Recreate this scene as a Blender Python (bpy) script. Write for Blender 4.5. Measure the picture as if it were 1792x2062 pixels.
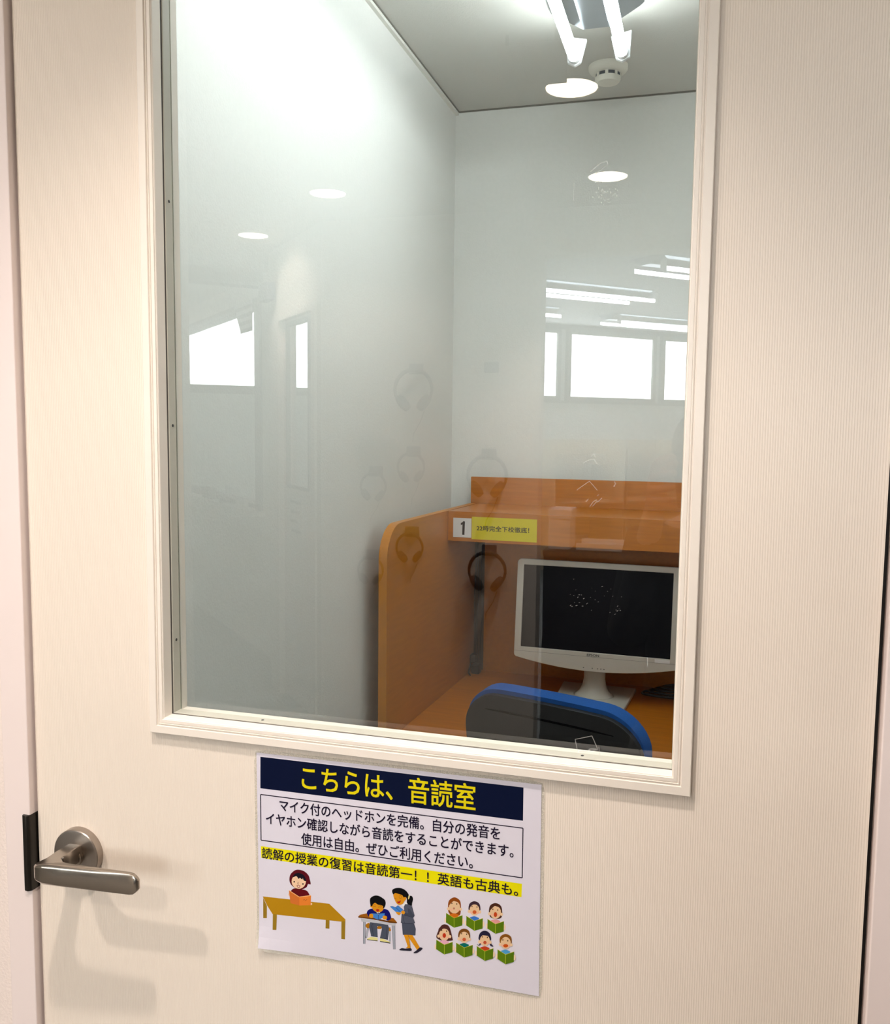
import bpy, bmesh, math, random
from mathutils import Vector, Matrix
R_ = math.radians
random.seed(7)
for _o in list(bpy.data.objects):
    bpy.data.objects.remove(_o)
SC = bpy.context.scene
COL = SC.collection

# ------------------------------------------------------------------ camera, world, exposure
G = 0.0255                                   # front plane of the door glass (the mirror plane)
def V(x, y, z=0.0):                         # a point measured in the reflection -> where it stands in the corridor
    return (x, 2 * G - y, z)

cam_d = bpy.data.cameras.new('camera')
cam = bpy.data.objects.new('camera', cam_d); COL.objects.link(cam)
cam_d.sensor_fit = 'VERTICAL'; cam_d.sensor_height = 24.0
cam_d.lens = 24.0 * 1795.69 / 2062.0
cam_d.clip_start = 0.01; cam_d.clip_end = 60
CAM = Vector((0.4344, -0.8058, 1.4719))
yaw, pitch, roll = 0.28045, -0.09315, 0.01129
f0 = Vector((-math.sin(yaw), math.cos(yaw), 0)); r0 = Vector((math.cos(yaw), math.sin(yaw), 0)); u0 = Vector((0, 0, 1))
f1 = f0 * math.cos(pitch) + u0 * math.sin(pitch); u1 = -f0 * math.sin(pitch) + u0 * math.cos(pitch)
r2 = r0 * math.cos(roll) + u1 * math.sin(roll); u2 = -r0 * math.sin(roll) + u1 * math.cos(roll)
M = Matrix((r2, u2, -f1)).transposed().to_4x4(); M.translation = CAM
cam.matrix_world = M
SC.camera = cam

w = bpy.data.worlds.new('world'); SC.world = w; w.use_nodes = True
w.node_tree.nodes['Background'].inputs[0].default_value = (0.6, 0.7, 0.8, 1)
w.node_tree.nodes['Background'].inputs[1].default_value = 0.02
SC.view_settings.view_transform = 'Standard'; SC.view_settings.look = 'None'
SC.view_settings.exposure = 0.0; SC.view_settings.gamma = 1.0
SC.view_settings.use_curve_mapping = False
SC.cycles.max_bounces = 12; SC.cycles.transparent_max_bounces = 16
SC.cycles.sample_clamp_indirect = 8.0
SC.cycles.caustics_refractive = False

DOWN_W = 40.0          # corridor downlights, watts of each spot
DOWN_C = (1.0, 0.885, 0.80)
TUBE_L = 25.0          # booth tubes
TUBE_C = (0.93, 1.0, 0.98)
CTUBE_L = 56.0         # classroom tubes
WIN_L = 22.0           # classroom windows (daylight on frosted panes)

# ------------------------------------------------------------------ materials
def srgb(r, g, b):
    def l(c):
        c /= 255.0
        return c / 12.92 if c <= 0.04045 else ((c + 0.055) / 1.055) ** 2.4
    return (l(r), l(g), l(b))
MATS = {}
def mat(name, col, rough=0.5, metal=0.0, var=0.03, vscale=30.0, bump=0.0, bscale=200.0, coat=0.0, spec=0.5, stretch=None, ribs=0.0):
    if name in MATS: return MATS[name]
    m = bpy.data.materials.new(name); m.use_nodes = True
    nt = m.node_tree; b = nt.nodes['Principled BSDF']
    b.inputs['Roughness'].default_value = rough; b.inputs['Metallic'].default_value = metal
    b.inputs['Specular IOR Level'].default_value = spec
    if coat: b.inputs['Coat Weight'].default_value = coat; b.inputs['Coat Roughness'].default_value = 0.12
    tc = nt.nodes.new('ShaderNodeTexCoord'); mp = nt.nodes.new('ShaderNodeMapping')
    nt.links.new(tc.outputs['Object'], mp.inputs['Vector'])
    if stretch: mp.inputs['Scale'].default_value = stretch
    if var:
        n = nt.nodes.new('ShaderNodeTexNoise'); n.inputs['Scale'].default_value = vscale; n.inputs['Detail'].default_value = 4
        nt.links.new(mp.outputs[0], n.inputs['Vector'])
        r = nt.nodes.new('ShaderNodeValToRGB')
        lo = tuple(c * (1 - var) for c in col); hi = tuple(min(1, c * (1 + var)) for c in col)
        r.color_ramp.elements[0].position = 0.3; r.color_ramp.elements[1].position = 0.7
        r.color_ramp.elements[0].color = (*lo, 1); r.color_ramp.elements[1].color = (*hi, 1)
        nt.links.new(n.outputs['Fac'], r.inputs[0]); nt.links.new(r.outputs[0], b.inputs['Base Color'])
    else:
        b.inputs['Base Color'].default_value = (*col, 1)
    prev = None
    if bump:
        n2 = nt.nodes.new('ShaderNodeTexNoise'); n2.inputs['Scale'].default_value = bscale; n2.inputs['Detail'].default_value = 5
        nt.links.new(tc.outputs['Object'], n2.inputs['Vector'])
        bp = nt.nodes.new('ShaderNodeBump'); bp.inputs['Strength'].default_value = bump; bp.inputs['Distance'].default_value = 0.002
        nt.links.new(n2.outputs['Fac'], bp.inputs['Height']); nt.links.new(bp.outputs[0], b.inputs['Normal']); prev = bp
    if ribs:
        wv = nt.nodes.new('ShaderNodeTexWave'); wv.wave_type = 'BANDS'; wv.bands_direction = 'X'
        wv.inputs['Scale'].default_value = 2 * math.pi / (20 * 0.0021); wv.inputs['Distortion'].default_value = 0.0
        nt.links.new(tc.outputs['Object'], wv.inputs['Vector'])
        b2 = nt.nodes.new('ShaderNodeBump'); b2.inputs['Strength'].default_value = ribs; b2.inputs['Distance'].default_value = 0.0003
        nt.links.new(wv.outputs['Fac'], b2.inputs['Height'])
        if prev: nt.links.new(prev.outputs[0], b2.inputs['Normal'])
        nt.links.new(b2.outputs[0], b.inputs['Normal'])
    MATS[name] = m
    return m
def emis(name, col, strength):
    if name in MATS: return MATS[name]
    m = bpy.data.materials.new(name); m.use_nodes = True
    b = m.node_tree.nodes['Principled BSDF']
    b.inputs['Base Color'].default_value = (0.8, 0.8, 0.8, 1)
    b.inputs['Emission Color'].default_value = (*col, 1); b.inputs['Emission Strength'].default_value = strength
    MATS[name] = m
    return m
def glassmat(name, base=0.085, tint=(1, 1, 1), alpha_col=None, alpha=0.0):
    m = bpy.data.materials.new(name); m.use_nodes = True
    nt = m.node_tree; nt.nodes.clear()
    out = nt.nodes.new('ShaderNodeOutputMaterial'); tr = nt.nodes.new('ShaderNodeBsdfTransparent'); gl = nt.nodes.new('ShaderNodeBsdfGlossy')
    tr.inputs[0].default_value = (*tint, 1); gl.inputs['Roughness'].default_value = 0.0
    gl.inputs[0].default_value = (1, 1, 1, 1)
    lw = nt.nodes.new('ShaderNodeLayerWeight'); lw.inputs['Blend'].default_value = 0.5
    pw = nt.nodes.new('ShaderNodeMath'); pw.operation = 'POWER'; pw.inputs[1].default_value = 5.0
    nt.links.new(lw.outputs['Facing'], pw.inputs[0])
    ma = nt.nodes.new('ShaderNodeMath'); ma.operation = 'MULTIPLY_ADD'; ma.inputs[1].default_value = 1 - base; ma.inputs[2].default_value = base
    nt.links.new(pw.outputs[0], ma.inputs[0])
    mx = nt.nodes.new('ShaderNodeMixShader')
    nt.links.new(ma.outputs[0], mx.inputs[0]); nt.links.new(tr.outputs[0], mx.inputs[1]); nt.links.new(gl.outputs[0], mx.inputs[2])
    nt.links.new(mx.outputs[0], out.inputs[0])
    return m
def clearmat(name, col, alpha, rough=0.25):
    """clear plastic: mostly transparent with a little body colour"""
    m = bpy.data.materials.new(name); m.use_nodes = True
    nt = m.node_tree; nt.nodes.clear()
    out = nt.nodes.new('ShaderNodeOutputMaterial'); tr = nt.nodes.new('ShaderNodeBsdfTransparent')
    pb = nt.nodes.new('ShaderNodeBsdfPrincipled'); pb.inputs['Base Color'].default_value = (*col, 1); pb.inputs['Roughness'].default_value = rough
    nz = nt.nodes.new('ShaderNodeTexNoise'); nz.inputs['Scale'].default_value = 220.0
    mu = nt.nodes.new('ShaderNodeMath'); mu.operation = 'MULTIPLY'; mu.inputs[1].default_value = 2 * alpha
    nt.links.new(nz.outputs['Fac'], mu.inputs[0])
    mx = nt.nodes.new('ShaderNodeMixShader')
    nt.links.new(mu.outputs[0], mx.inputs[0]); nt.links.new(tr.outputs[0], mx.inputs[1]); nt.links.new(pb.outputs[0], mx.inputs[2])
    nt.links.new(mx.outputs[0], out.inputs[0])
    return m

M_door = mat('door_laminate', srgb(236, 224, 211), 0.42, var=0.012, vscale=6, ribs=0.55)
M_bead = mat('inner_bead_grey', srgb(192, 190, 178), 0.4, var=0.01, vscale=10)
M_trimw = mat('cream_moulding', srgb(238, 229, 219), 0.38, var=0.01, vscale=10)
M_jamb = mat('jamb_paint', srgb(238, 224, 221), 0.45, var=0.01, vscale=8)
M_paperwall = mat('corridor_wallpaper', srgb(236, 222, 215), 0.8, var=0.03, vscale=240, bump=0.3, bscale=330)
M_corr = mat('corridor_wall_white', srgb(238, 234, 226), 0.75, var=0.015, vscale=60, bump=0.15, bscale=250)
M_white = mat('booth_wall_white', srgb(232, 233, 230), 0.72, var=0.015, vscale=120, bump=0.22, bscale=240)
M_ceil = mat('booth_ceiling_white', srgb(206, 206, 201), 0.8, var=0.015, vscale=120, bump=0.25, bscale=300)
M_cceil = mat('corridor_ceiling', srgb(232, 230, 226), 0.85, var=0.05, vscale=160, bump=0.5, bscale=120)
M_floor = mat('booth_floor', srgb(120, 116, 108), 0.6, var=0.1, vscale=60)
M_cfloor = mat('corridor_floor', srgb(116, 113, 108), 0.6, var=0.08, vscale=40)
M_gray = mat('trim_grey', srgb(110, 108, 100), 0.5)
M_wtrim = mat('trim_white', srgb(235, 235, 228), 0.4)
M_wood = mat('beech_laminate', srgb(184, 108, 16), 0.38, var=0.10, vscale=9, stretch=(1.2, 14, 14), coat=0.15)
M_woodv = mat('beech_laminate_upright', srgb(182, 110, 16), 0.38, var=0.08, vscale=9, stretch=(10, 1.2, 12), coat=0.15)
M_edge = mat('beech_edge_band', srgb(196, 124, 24), 0.4, var=0.05, vscale=20)
M_nickel = mat('satin_nickel', (0.42, 0.37, 0.32), 0.24, metal=1.0, var=0.02, vscale=80)
M_nickel2 = mat('brushed_nickel_rose', (0.40, 0.35, 0.31), 0.33, metal=1.0, var=0.03, vscale=60)
M_bronze = mat('dark_bronze', (0.030, 0.026, 0.022), 0.28, metal=0.7, var=0.05)
M_black = mat('black_rubber', (0.012, 0.012, 0.014), 0.6, var=0.05)
M_blackgap = mat('dark_gap_strip', (0.02, 0.017, 0.015), 0.8, var=0.05)
M_seam = mat('dark_seam', srgb(84, 76, 72), 0.7)
M_screw = mat('screw_dark', (0.08, 0.08, 0.08), 0.4, metal=0.8)
M_monw = mat('monitor_plastic', srgb(198, 195, 186), 0.45, var=0.01, vscale=20, bump=0.05, bscale=800)
M_mong = mat('monitor_seam', srgb(120, 120, 116), 0.6)
M_screen = mat('monitor_screen', (0.0030, 0.0034, 0.006), 0.55, var=0.08, vscale=30, spec=0.12)
M_ink = mat('ink_grey', srgb(70, 72, 74), 0.6)
M_card = mat('white_card', srgb(228, 228, 228), 0.5, var=0.01)
M_ylabel = mat('yellow_label', srgb(214, 198, 0), 0.5, var=0.02)
M_inkb = mat('ink_black', (0.01, 0.01, 0.013), 0.5, var=0.02)
M_inko = mat('ink_olive', srgb(28, 30, 4), 0.5, var=0.02)
M_bluefab = mat('blue_mesh_fabric', srgb(4, 84, 168), 0.8, var=0.14, vscale=500, bump=0.7, bscale=900)
M_shell = mat('black_chair_shell', (0.014, 0.015, 0.018), 0.5, var=0.06, vscale=60, bump=0.12, bscale=900)
M_chrome = mat('chair_metal', (0.5, 0.5, 0.5), 0.3, metal=1.0)
M_lampw = mat('lamp_reflector', (0.50, 0.54, 0.60), 0.16, metal=1.0, var=0.02)
M_socket = mat('lamp_socket_plastic', srgb(235, 238, 240), 0.4)
M_detector = mat('detector_plastic', srgb(226, 224, 214), 0.45)
M_vent = mat('detector_vent', srgb(60, 70, 82), 0.5)
M_hp = mat('headphone_grey', srgb(44, 46, 52), 0.5, var=0.05)
M_hook = mat('hook_grey', srgb(70, 74, 92), 0.5, var=0.03)
M_beige = mat('beige_carrel', srgb(205, 190, 160), 0.5, var=0.04)
M_alu = mat('window_alu', srgb(104, 110, 108), 0.4, metal=0.3)
M_cwall = mat('classroom_wall', srgb(232, 236, 234), 0.8, var=0.02)
M_cceil2 = mat('classroom_ceiling', srgb(224, 228, 232), 0.85, var=0.02)
M_dark = mat('dark_cloth', srgb(46, 50, 54), 0.9, var=0.1, vscale=200)
M_skin = mat('skin', srgb(214, 170, 142), 0.5, var=0.05, vscale=40)
M_hair = mat('black_hair', (0.015, 0.013, 0.012), 0.5, var=0.2, vscale=120)
M_phone = mat('phone_body', (0.03, 0.03, 0.035), 0.25, var=0.02)
M_stripeA = mat('stripe_white', srgb(225, 225, 230), 0.8)
M_stripeB = mat('stripe_grey', srgb(62, 64, 80), 0.8)
M_glassdoor = glassmat('door_glass_front', 0.058)
M_glassback = glassmat('door_glass_back', 0.0, (0.97, 0.985, 0.975))
M_glassedge = mat('glass_edge_green', srgb(150, 185, 165), 0.2)
M_film = clearmat('laminate_film', srgb(226, 222, 210), 0.30)
M_mark = clearmat('tape_residue', srgb(245, 245, 245), 0.22, 0.5)
M_paper = mat('sheet_paper', srgb(222, 217, 230), 0.42, var=0.008, vscale=40, coat=0.1)

# ------------------------------------------------------------------ mesh helpers
class MB:
    def __init__(s): s.v = []; s.f = []; s.m = []
    def add(s, vs, fs, mi=0):
        o = len(s.v); s.v += [tuple(x) for x in vs]; s.f += [tuple(i + o for i in f) for f in fs]; s.m += [mi] * len(fs); return s
    def box(s, a, b, mi=0):
        x0, y0, z0 = a; x1, y1, z1 = b
        x0, x1 = min(x0, x1), max(x0, x1); y0, y1 = min(y0, y1), max(y0, y1); z0, z1 = min(z0, z1), max(z0, z1)
        vs = [(x0, y0, z0), (x1, y0, z0), (x1, y1, z0), (x0, y1, z0), (x0, y0, z1), (x1, y0, z1), (x1, y1, z1), (x0, y1, z1)]
        return s.add(vs, [(0, 3, 2, 1), (4, 5, 6, 7), (0, 1, 5, 4), (1, 2, 6, 5), (2, 3, 7, 6), (3, 0, 4, 7)], mi)
    def prism(s, pts, d0, d1, axis='z', mi=0):
        """polygon pts (2D) extruded from d0 to d1 along axis; y axis: pts=(x,z)"""
        def P(p, d):
            return (p[0], p[1], d) if axis == 'z' else ((p[0], d, p[1]) if axis == 'y' else (d, p[0], p[1]))
        n = len(pts); vs = [P(p, d0) for p in pts] + [P(p, d1) for p in pts]
        fs = [tuple(range(n)), tuple(range(2 * n - 1, n - 1, -1))] + [(i, i + n, (i + 1) % n + n, (i + 1) % n) for i in range(n)]
        return s.add(vs, fs, mi)
    def tube(s, path, r, n=12, mi=0, closed=False, caps=True):
        path = [Vector(p) for p in path]; N = len(path)
        rr = r if isinstance(r, (list, tuple)) else [r] * N
        rings = []; up = None
        for i, p in enumerate(path):
            if closed: t = (path[(i + 1) % N] - path[i - 1])
            else: t = path[min(i + 1, N - 1)] - path[max(i - 1, 0)]
            t.normalize()
            if up is None:
                up = Vector((0, 0, 1)) if abs(t.z) < 0.9 else Vector((1, 0, 0))
            a = t.cross(up).normalized(); b = a.cross(t).normalized(); up = b
            rings.append([p + (a * math.cos(2 * math.pi * k / n) + b * math.sin(2 * math.pi * k / n)) * rr[i] for k in range(n)])
        vs = [v for q in rings for v in q]; fs = []
        for i in range(N if closed else N - 1):
            j = (i + 1) % N
            for k in range(n): fs.append((i * n + k, i * n + (k + 1) % n, j * n + (k + 1) % n, j * n + k))
        if caps and not closed: fs += [tuple(range(n))[::-1], tuple((N - 1) * n + k for k in range(n))]
        return s.add(vs, fs, mi)
    def lathe(s, prof, n=32, org=(0, 0, 0), axis='z', mi=0):
        """prof: (radius, height) list"""
        vs = []
        for r, h in prof:
            for k in range(n):
                a = 2 * math.pi * k / n; c, d = r * math.cos(a), r * math.sin(a)
                q = (c, d, h) if axis == 'z' else ((c, h, d) if axis == 'y' else (h, c, d))
                vs.append((q[0] + org[0], q[1] + org[1], q[2] + org[2]))
        fs = []
        for i in range(len(prof) - 1):
            for k in range(n): fs.append((i * n + k, i * n + (k + 1) % n, (i + 1) * n + (k + 1) % n, (i + 1) * n + k))
        fs += [tuple(range(n))[::-1], tuple((len(prof) - 1) * n + k for k in range(n))]
        return s.add(vs, fs, mi)
    def ball(s, c, r, n=16, mi=0):
        r = r if isinstance(r, tuple) else (r, r, r); vs = []; fs = []
        for i in range(1, n):
            t = math.pi * i / n
            for k in range(n): a = 2 * math.pi * k / n; vs.append((c[0] + r[0] * math.sin(t) * math.cos(a), c[1] + r[1] * math.sin(t) * math.sin(a), c[2] + r[2] * math.cos(t)))
        vs += [(c[0], c[1], c[2] + r[2]), (c[0], c[1], c[2] - r[2])]; T = len(vs) - 2
        for i in range(n - 2):
            for k in range(n): fs.append((i * n + k, (i + 1) * n + k, (i + 1) * n + (k + 1) % n, i * n + (k + 1) % n))
        for k in range(n): fs.append((T, k, (k + 1) % n)); fs.append((T + 1, (n - 2) * n + (k + 1) % n, (n - 2) * n + k))
        return s.add(vs, fs, mi)
    def sweep_rect(s, prof, rect, mi=0):
        """a moulding profile (inset, y) carried round rect=(x0,z0,x1,z1) with mitred corners"""
        x0, z0, x1, z1 = rect; n = len(prof); vs = []
        for cx, cz, sx, sz in ((x0, z0, 1, 1), (x1, z0, -1, 1), (x1, z1, -1, -1), (x0, z1, 1, -1)):
            vs += [(cx + sx * a, y, cz + sz * a) for a, y in prof]
        fs = []
        for c in range(4):
            d = (c + 1) % 4
            for i in range(n): fs.append((c * n + i, d * n + i, d * n + (i + 1) % n, c * n + (i + 1) % n))
        return s.add(vs, fs, mi)
    def build(s, name, mats, parent=None, bevel=0.0, smooth=False, seg=2, mw=None):
        me = bpy.data.meshes.new(name); me.from_pydata(s.v, [], s.f); me.validate()
        mats = mats if isinstance(mats, (list, tuple)) else [mats]
        for m in mats: me.materials.append(m)
        if len(mats) > 1:
            for pl, mi in zip(me.polygons, s.m): pl.material_index = mi
        bm = bmesh.new(); bm.from_mesh(me); bmesh.ops.recalc_face_normals(bm, faces=bm.faces); bm.to_mesh(me); bm.free()
        o = bpy.data.objects.new(name, me); COL.objects.link(o)
        if parent: o.parent = parent
        if mw is not None: o.matrix_basis = mw
        if smooth:
            for pl in me.polygons: pl.use_smooth = True
        if bevel:
            b = o.modifiers.new('bevel', 'BEVEL'); b.width = bevel; b.segments = seg; b.limit_method = 'ANGLE'; b.angle_limit = R_(35)
            b.harden_normals = False
        return o
def auto(o, ang=40):
    for pl in o.data.polygons: pl.use_smooth = True
    bm = bmesh.new(); bm.from_mesh(o.data)
    for e in bm.edges:
        if len(e.link_faces) == 2 and e.calc_face_angle(0) > R_(ang): e.smooth = False
    bm.to_mesh(o.data); bm.free()
    return o
def thing(name, label, cat, loc=(0, 0, 0), rz=0.0, group=None, kind=None):
    o = bpy.data.objects.new(name, None); COL.objects.link(o); o.location = loc; o.rotation_euler = (0, 0, rz)
    o.empty_display_size = 0.05
    if kind: o['kind'] = kind
    else: o['label'] = label; o['category'] = cat
    if group: o['group'] = group
    return o
def tag(o, label, cat, group=None):
    o['label'] = label; o['category'] = cat
    if group: o['group'] = group
    return o
def struct(o): o['kind'] = 'structure'; return o
def copy_tree(o, parent=None):
    c = o.copy(); COL.objects.link(c)
    if parent: c.parent = parent
    for ch in list(o.children): copy_tree(ch, c)
    return c
_tx = {}
def text(name, body, w, h, m, parent, org, ry=0.0, thick=0.0, bold=0.0):
    """lettering in the x-z plane facing -y; lower left corner at org, fitted to w x h"""
    cu = bpy.data.curves.new(name, 'FONT'); cu.body = body; cu.fill_mode = 'FRONT'; cu.resolution_u = 3
    if thick: cu.offset = thick
    t = bpy.data.objects.new(name, cu); COL.objects.link(t)
    bpy.context.view_layer.update()
    me = bpy.data.meshes.new_from_object(t.evaluated_get(bpy.context.evaluated_depsgraph_get()))
    bpy.data.objects.remove(t); bpy.data.curves.remove(cu)
    xs = [v.co.x for v in me.vertices]; ys = [v.co.y for v in me.vertices]
    x0, x1, y0, y1 = min(xs), max(xs), min(ys), max(ys)
    for v in me.vertices:
        v.co = Vector(((v.co.x - x0) / (x1 - x0) * w, 0, (v.co.y - y0) / (y1 - y0) * h))
    if bold:                                          # heavier strokes: the outline repeated a hair's breadth around
        bm = bmesh.new()
        for k, (dx, dz) in enumerate(((-1, -1), (1, -1), (1, 1), (-1, 1))):
            t2 = me.copy(); t2.transform(Matrix.Translation((dx * bold, -0.000002 * k, dz * bold))); bm.from_mesh(t2); bpy.data.meshes.remove(t2)
        bm.to_mesh(me); bm.free()
    me.materials.clear(); me.materials.append(m)
    o = bpy.data.objects.new(name, me); COL.objects.link(o); o.parent = parent; o.location = org; o.rotation_euler = (0, ry, 0)
    return o

# ------------------------------------------------------------------ booth shell (behind the door)
XL, XR, YB, ZC = -0.335, 0.80, 1.935, 2.442
WT = 0.10                                            # thickness of the wall that holds the door
def slab(name, a, b, m): return struct(MB().box(a, b).build(name, m))
slab('floor', (XL - 0.1, 0.0, -0.1), (XR + 0.1, YB + 0.1, 0), M_floor)
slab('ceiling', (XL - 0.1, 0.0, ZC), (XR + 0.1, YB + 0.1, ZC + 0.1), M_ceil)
slab('wall_left', (XL - 0.1, WT, 0), (XL, YB + 0.1, ZC), M_white)
slab('wall_back', (XL, YB, 0), (XR, YB + 0.1, ZC), M_white)
slab('wall_right', (XR, WT, 0), (XR + 0.1, YB + 0.1, ZC), M_white)
JL, JR = -0.309, 0.624                               # outer edges of the door jambs
mb = MB(); mb.box((-5.6, 0.0, 0), (JL, WT, 2.75)); mb.box((JR, 0.0, 0), (3.0, WT, 2.75)); mb.box((JL, 0, 2.10), (JR, WT, 2.75))
struct(mb.build('wall_front', M_paperwall))
# ceiling mouldings of the booth, then the back wall's shadow gap
tr = MB(); tr.box((XL, WT, ZC - 0.011), (XL + 0.010, YB, ZC)); struct(tr.build('trim_3', M_wtrim))
tr = MB(); tr.box((XL + 0.010, WT, ZC - 0.003), (XL + 0.0125, YB, ZC)); struct(tr.build('trim_4', M_gray))
tr = MB(); tr.box((XL + 0.0125, YB - 0.004, ZC - 0.004), (XR, YB, ZC)); struct(tr.build('trim_shadow_gap', M_gray))  # grey strip in place of the shadow gap, its shade put into colour
# jambs: face, return and stop behind the leaf
ZT = 2.06
def jamb(name, pts):
    return struct(MB().prism(pts, 0, ZT + 0.04).build(name, M_jamb, bevel=0.0012))
LL, LR = -0.2715, 0.5820                              # leaf edges
jl = jamb('trim_1', [(JL, -0.009), (LL - 0.0032, -0.009), (LL - 0.0032, 0.040), (LL + 0.012, 0.040), (LL + 0.012, WT), (JL, WT)])
jr = jamb('trim_2', [(LR + 0.0045, -0.009), (JR, -0.009), (JR, WT), (LR - 0.010, WT), (LR - 0.010, 0.040), (LR + 0.0045, 0.040)])
struct(MB().box((JL, -0.009, ZT), (JR, WT, ZT + 0.04)).build('trim_6', M_jamb))
gk = MB().box((LR + 0.0006, 0.010, 0), (LR + 0.0045, 0.0395, ZT)); gk.build('gap_strip', M_blackgap, jr)  # dark strip filling the gap between leaf and right jamb
# strike plate with its curved lip in the left jamb
sp = MB()
prof = [(LL - 0.0020, 0.036), (LL - 0.0020, -0.0060), (LL - 0.0028, -0.0105), (LL - 0.0060, -0.0130), (LL - 0.0105, -0.0124),
        (LL - 0.0120, -0.0108), (LL - 0.0120, -0.0086), (LL - 0.0036, -0.0086), (LL - 0.0036, 0.036)]
sp.prism(prof, 0.948, 1.036)
auto(sp.build('strike_plate', M_bronze, jl, bevel=0.0006), 50)

# ------------------------------------------------------------------ the door
door = thing('door_1', None, None, (0, 0, 0), kind='structure')
FX0, FX1, FZ0, FZ1 = -0.1195, 0.4348, 1.1472, 1.985   # outer edge of the vision frame
HX0, HX1, HZ0, HZ1 = FX0 + 0.012, FX1 - 0.012, FZ0 + 0.012, FZ1 - 0.012
mb = MB()
X = [LL, HX0, HX1, LR]; Z = [0.008, HZ0, HZ1, ZT - 0.004]
vs = [(x, y, z) for y in (0.0, 0.036) for z in Z for x in X]
fs = []
for k in (0, 16):
    for j in range(3):
        for i in range(3):
            if i == 1 and j == 1: continue
            a = k + j * 4 + i; fs.append((a, a + 1, a + 5, a + 4))
def e(a, b): fs.append((a, b, b + 16, a + 16))
for i in range(3): e(i, i + 1); e(12 + i, 13 + i); e(i * 4, i * 4 + 4); e(i * 4 + 3, i * 4 + 7)
e(5, 6); e(9, 10); e(5, 9); e(6, 10)
mb.add(vs, fs)
mb.build('door_panel', M_door, door)
# vision frame: outer moulding (stepped) then a separate inner bead
prof = [(0, 0.0005), (0, -0.0058), (0.0008, -0.0066), (0.0082, -0.0066), (0.0087, -0.0060), (0.0089, -0.0048), (0.0097, -0.0048), (0.0100, -0.0058),
        (0.0108, -0.0060), (0.0111, -0.0050), (0.0118, -0.0050), (0.0121, -0.0056), (0.0152, -0.0056), (0.0155, -0.0044), (0.0162, -0.0044), (0.0168, -0.0036),
        (0.0168, 0.0100), (0.0120, 0.0100), (0.0120, 0.0005)]
fr = MB().sweep_rect(prof, (FX0, FZ0, FX1, FZ1)); fr.build('window_frame', M_trimw, door)
prof = [(0.0120, 0.0128), (0.0172, 0.0128), (0.0176, 0.0133), (0.0176, G - 0.0003), (0.0120, G - 0.0003)]
bd = MB().sweep_rect(prof, (FX0, FZ0, FX1, FZ1)); bd.build('glazing_bead', M_bead, door)
prof = [(0.0120, 0.0101), (0.0166, 0.0101), (0.0166, 0.0127), (0.0120, 0.0127)]
MB().sweep_rect(prof, (FX0, FZ0, FX1, FZ1)).build('frame_joint', M_seam, door)
prof = [(0.0120, G + 0.0055), (0.0150, G + 0.0055), (0.0150, 0.0420), (0.0120, 0.0420)]
MB().sweep_rect(prof, (FX0, FZ0, FX1, FZ1)).build('rear_bead', M_trimw, door)
gp = MB(); gx0, gx1, gz0, gz1 = FX0 + 0.013, FX1 - 0.013, FZ0 + 0.013, FZ1 - 0.013
gp.add([(gx0, G, gz0), (gx1, G, gz0), (gx1, G, gz1), (gx0, G, gz1)], [(0, 1, 2, 3)], 0)
gp.add([(gx0, G + 0.005, gz0), (gx1, G + 0.005, gz0), (gx1, G + 0.005, gz1), (gx0, G + 0.005, gz1)], [(0, 3, 2, 1)], 1)
q = [(gx0, gz0), (gx1, gz0), (gx1, gz1), (gx0, gz1)]
for i in range(4):
    a, b = q[i], q[(i + 1) % 4]
    gp.add([(a[0], G, a[1]), (b[0], G, b[1]), (b[0], G + 0.005, b[1]), (a[0], G + 0.005, a[1])], [(0, 1, 2, 3)], 2)
gp.build('glass_pane', [M_glassdoor, M_glassback, M_glassedge], door)
# pins in the inner bead
for (x, y, z, ax) in ((FX0 + 0.0176, 0.0190, 1.243, 'x'), (FX0 + 0.0176, 0.0190, 1.472, 'x'), (FX0 + 0.0176, 0.0190, 1.701, 'x'),
                      (0.0, 0.0190, FZ0 + 0.0176, 'z'), (0.335, 0.0190, FZ0 + 0.0176, 'z')):
    s_ = MB().lathe([(0.0016, -0.0004), (0.0016, 0.0003), (0.0009, 0.0006)], 10, (x, y, z) if ax == 'z' else (x, y, z), axis=ax)
    s_.build('bead_pin', M_screw, door)
# lever handle: rose, neck and flat grip
RX, RZ = -0.2150, 0.9985
rose = MB().lathe([(0.0285, 0.0), (0.0285, -0.0088), (0.0278, -0.0098), (0.0262, -0.0102), (0.0105, -0.0102)], 56, (RX, 0, RZ), axis='y')
rose = auto(rose.build('door_handle', M_nickel2, door), 30)
gr = MB()
plan = [(-0.2245, -0.0100), (-0.2250, -0.0300), (-0.2272, -0.0420), (-0.2290, -0.0520), (-0.2278, -0.0585), (-0.2235, -0.0622), (-0.2150, -0.0632), (-0.1900, -0.0624), (-0.1500, -0.0610), (-0.1120, -0.0596), (-0.1075, -0.0594), (-0.1040, -0.0589), (-0.1020, -0.0580), (-0.1010, -0.0568),
        (-0.1010, -0.0550), (-0.1020, -0.0540), (-0.1040, -0.0532), (-0.1075, -0.0528), (-0.1120, -0.0525), (-0.1500, -0.0520), (-0.1860, -0.0515), (-0.1960, -0.0495), (-0.2025, -0.0450), (-0.2052, -0.0380), (-0.2055, -0.0300), (-0.2055, -0.0100)]
def hz_(x, y):
    h = 0.0112 if y < -0.048 else 0.0094 + 0.0018 * max(0, (-y - 0.03) / 0.018)
    if x < -0.215 and y < -0.04: h *= 1 - 0.30 * min(1.0, (-0.215 - x) / 0.014)
    if x > -0.112: h *= math.sqrt(max(0.1, 1 - 0.72 * ((x + 0.112) / 0.011) ** 2))
    return h
def zc_(x): return RZ + 0.0035 + 0.004 * (x + 0.215) / 0.11
NP = len(plan); vs = []
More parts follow.
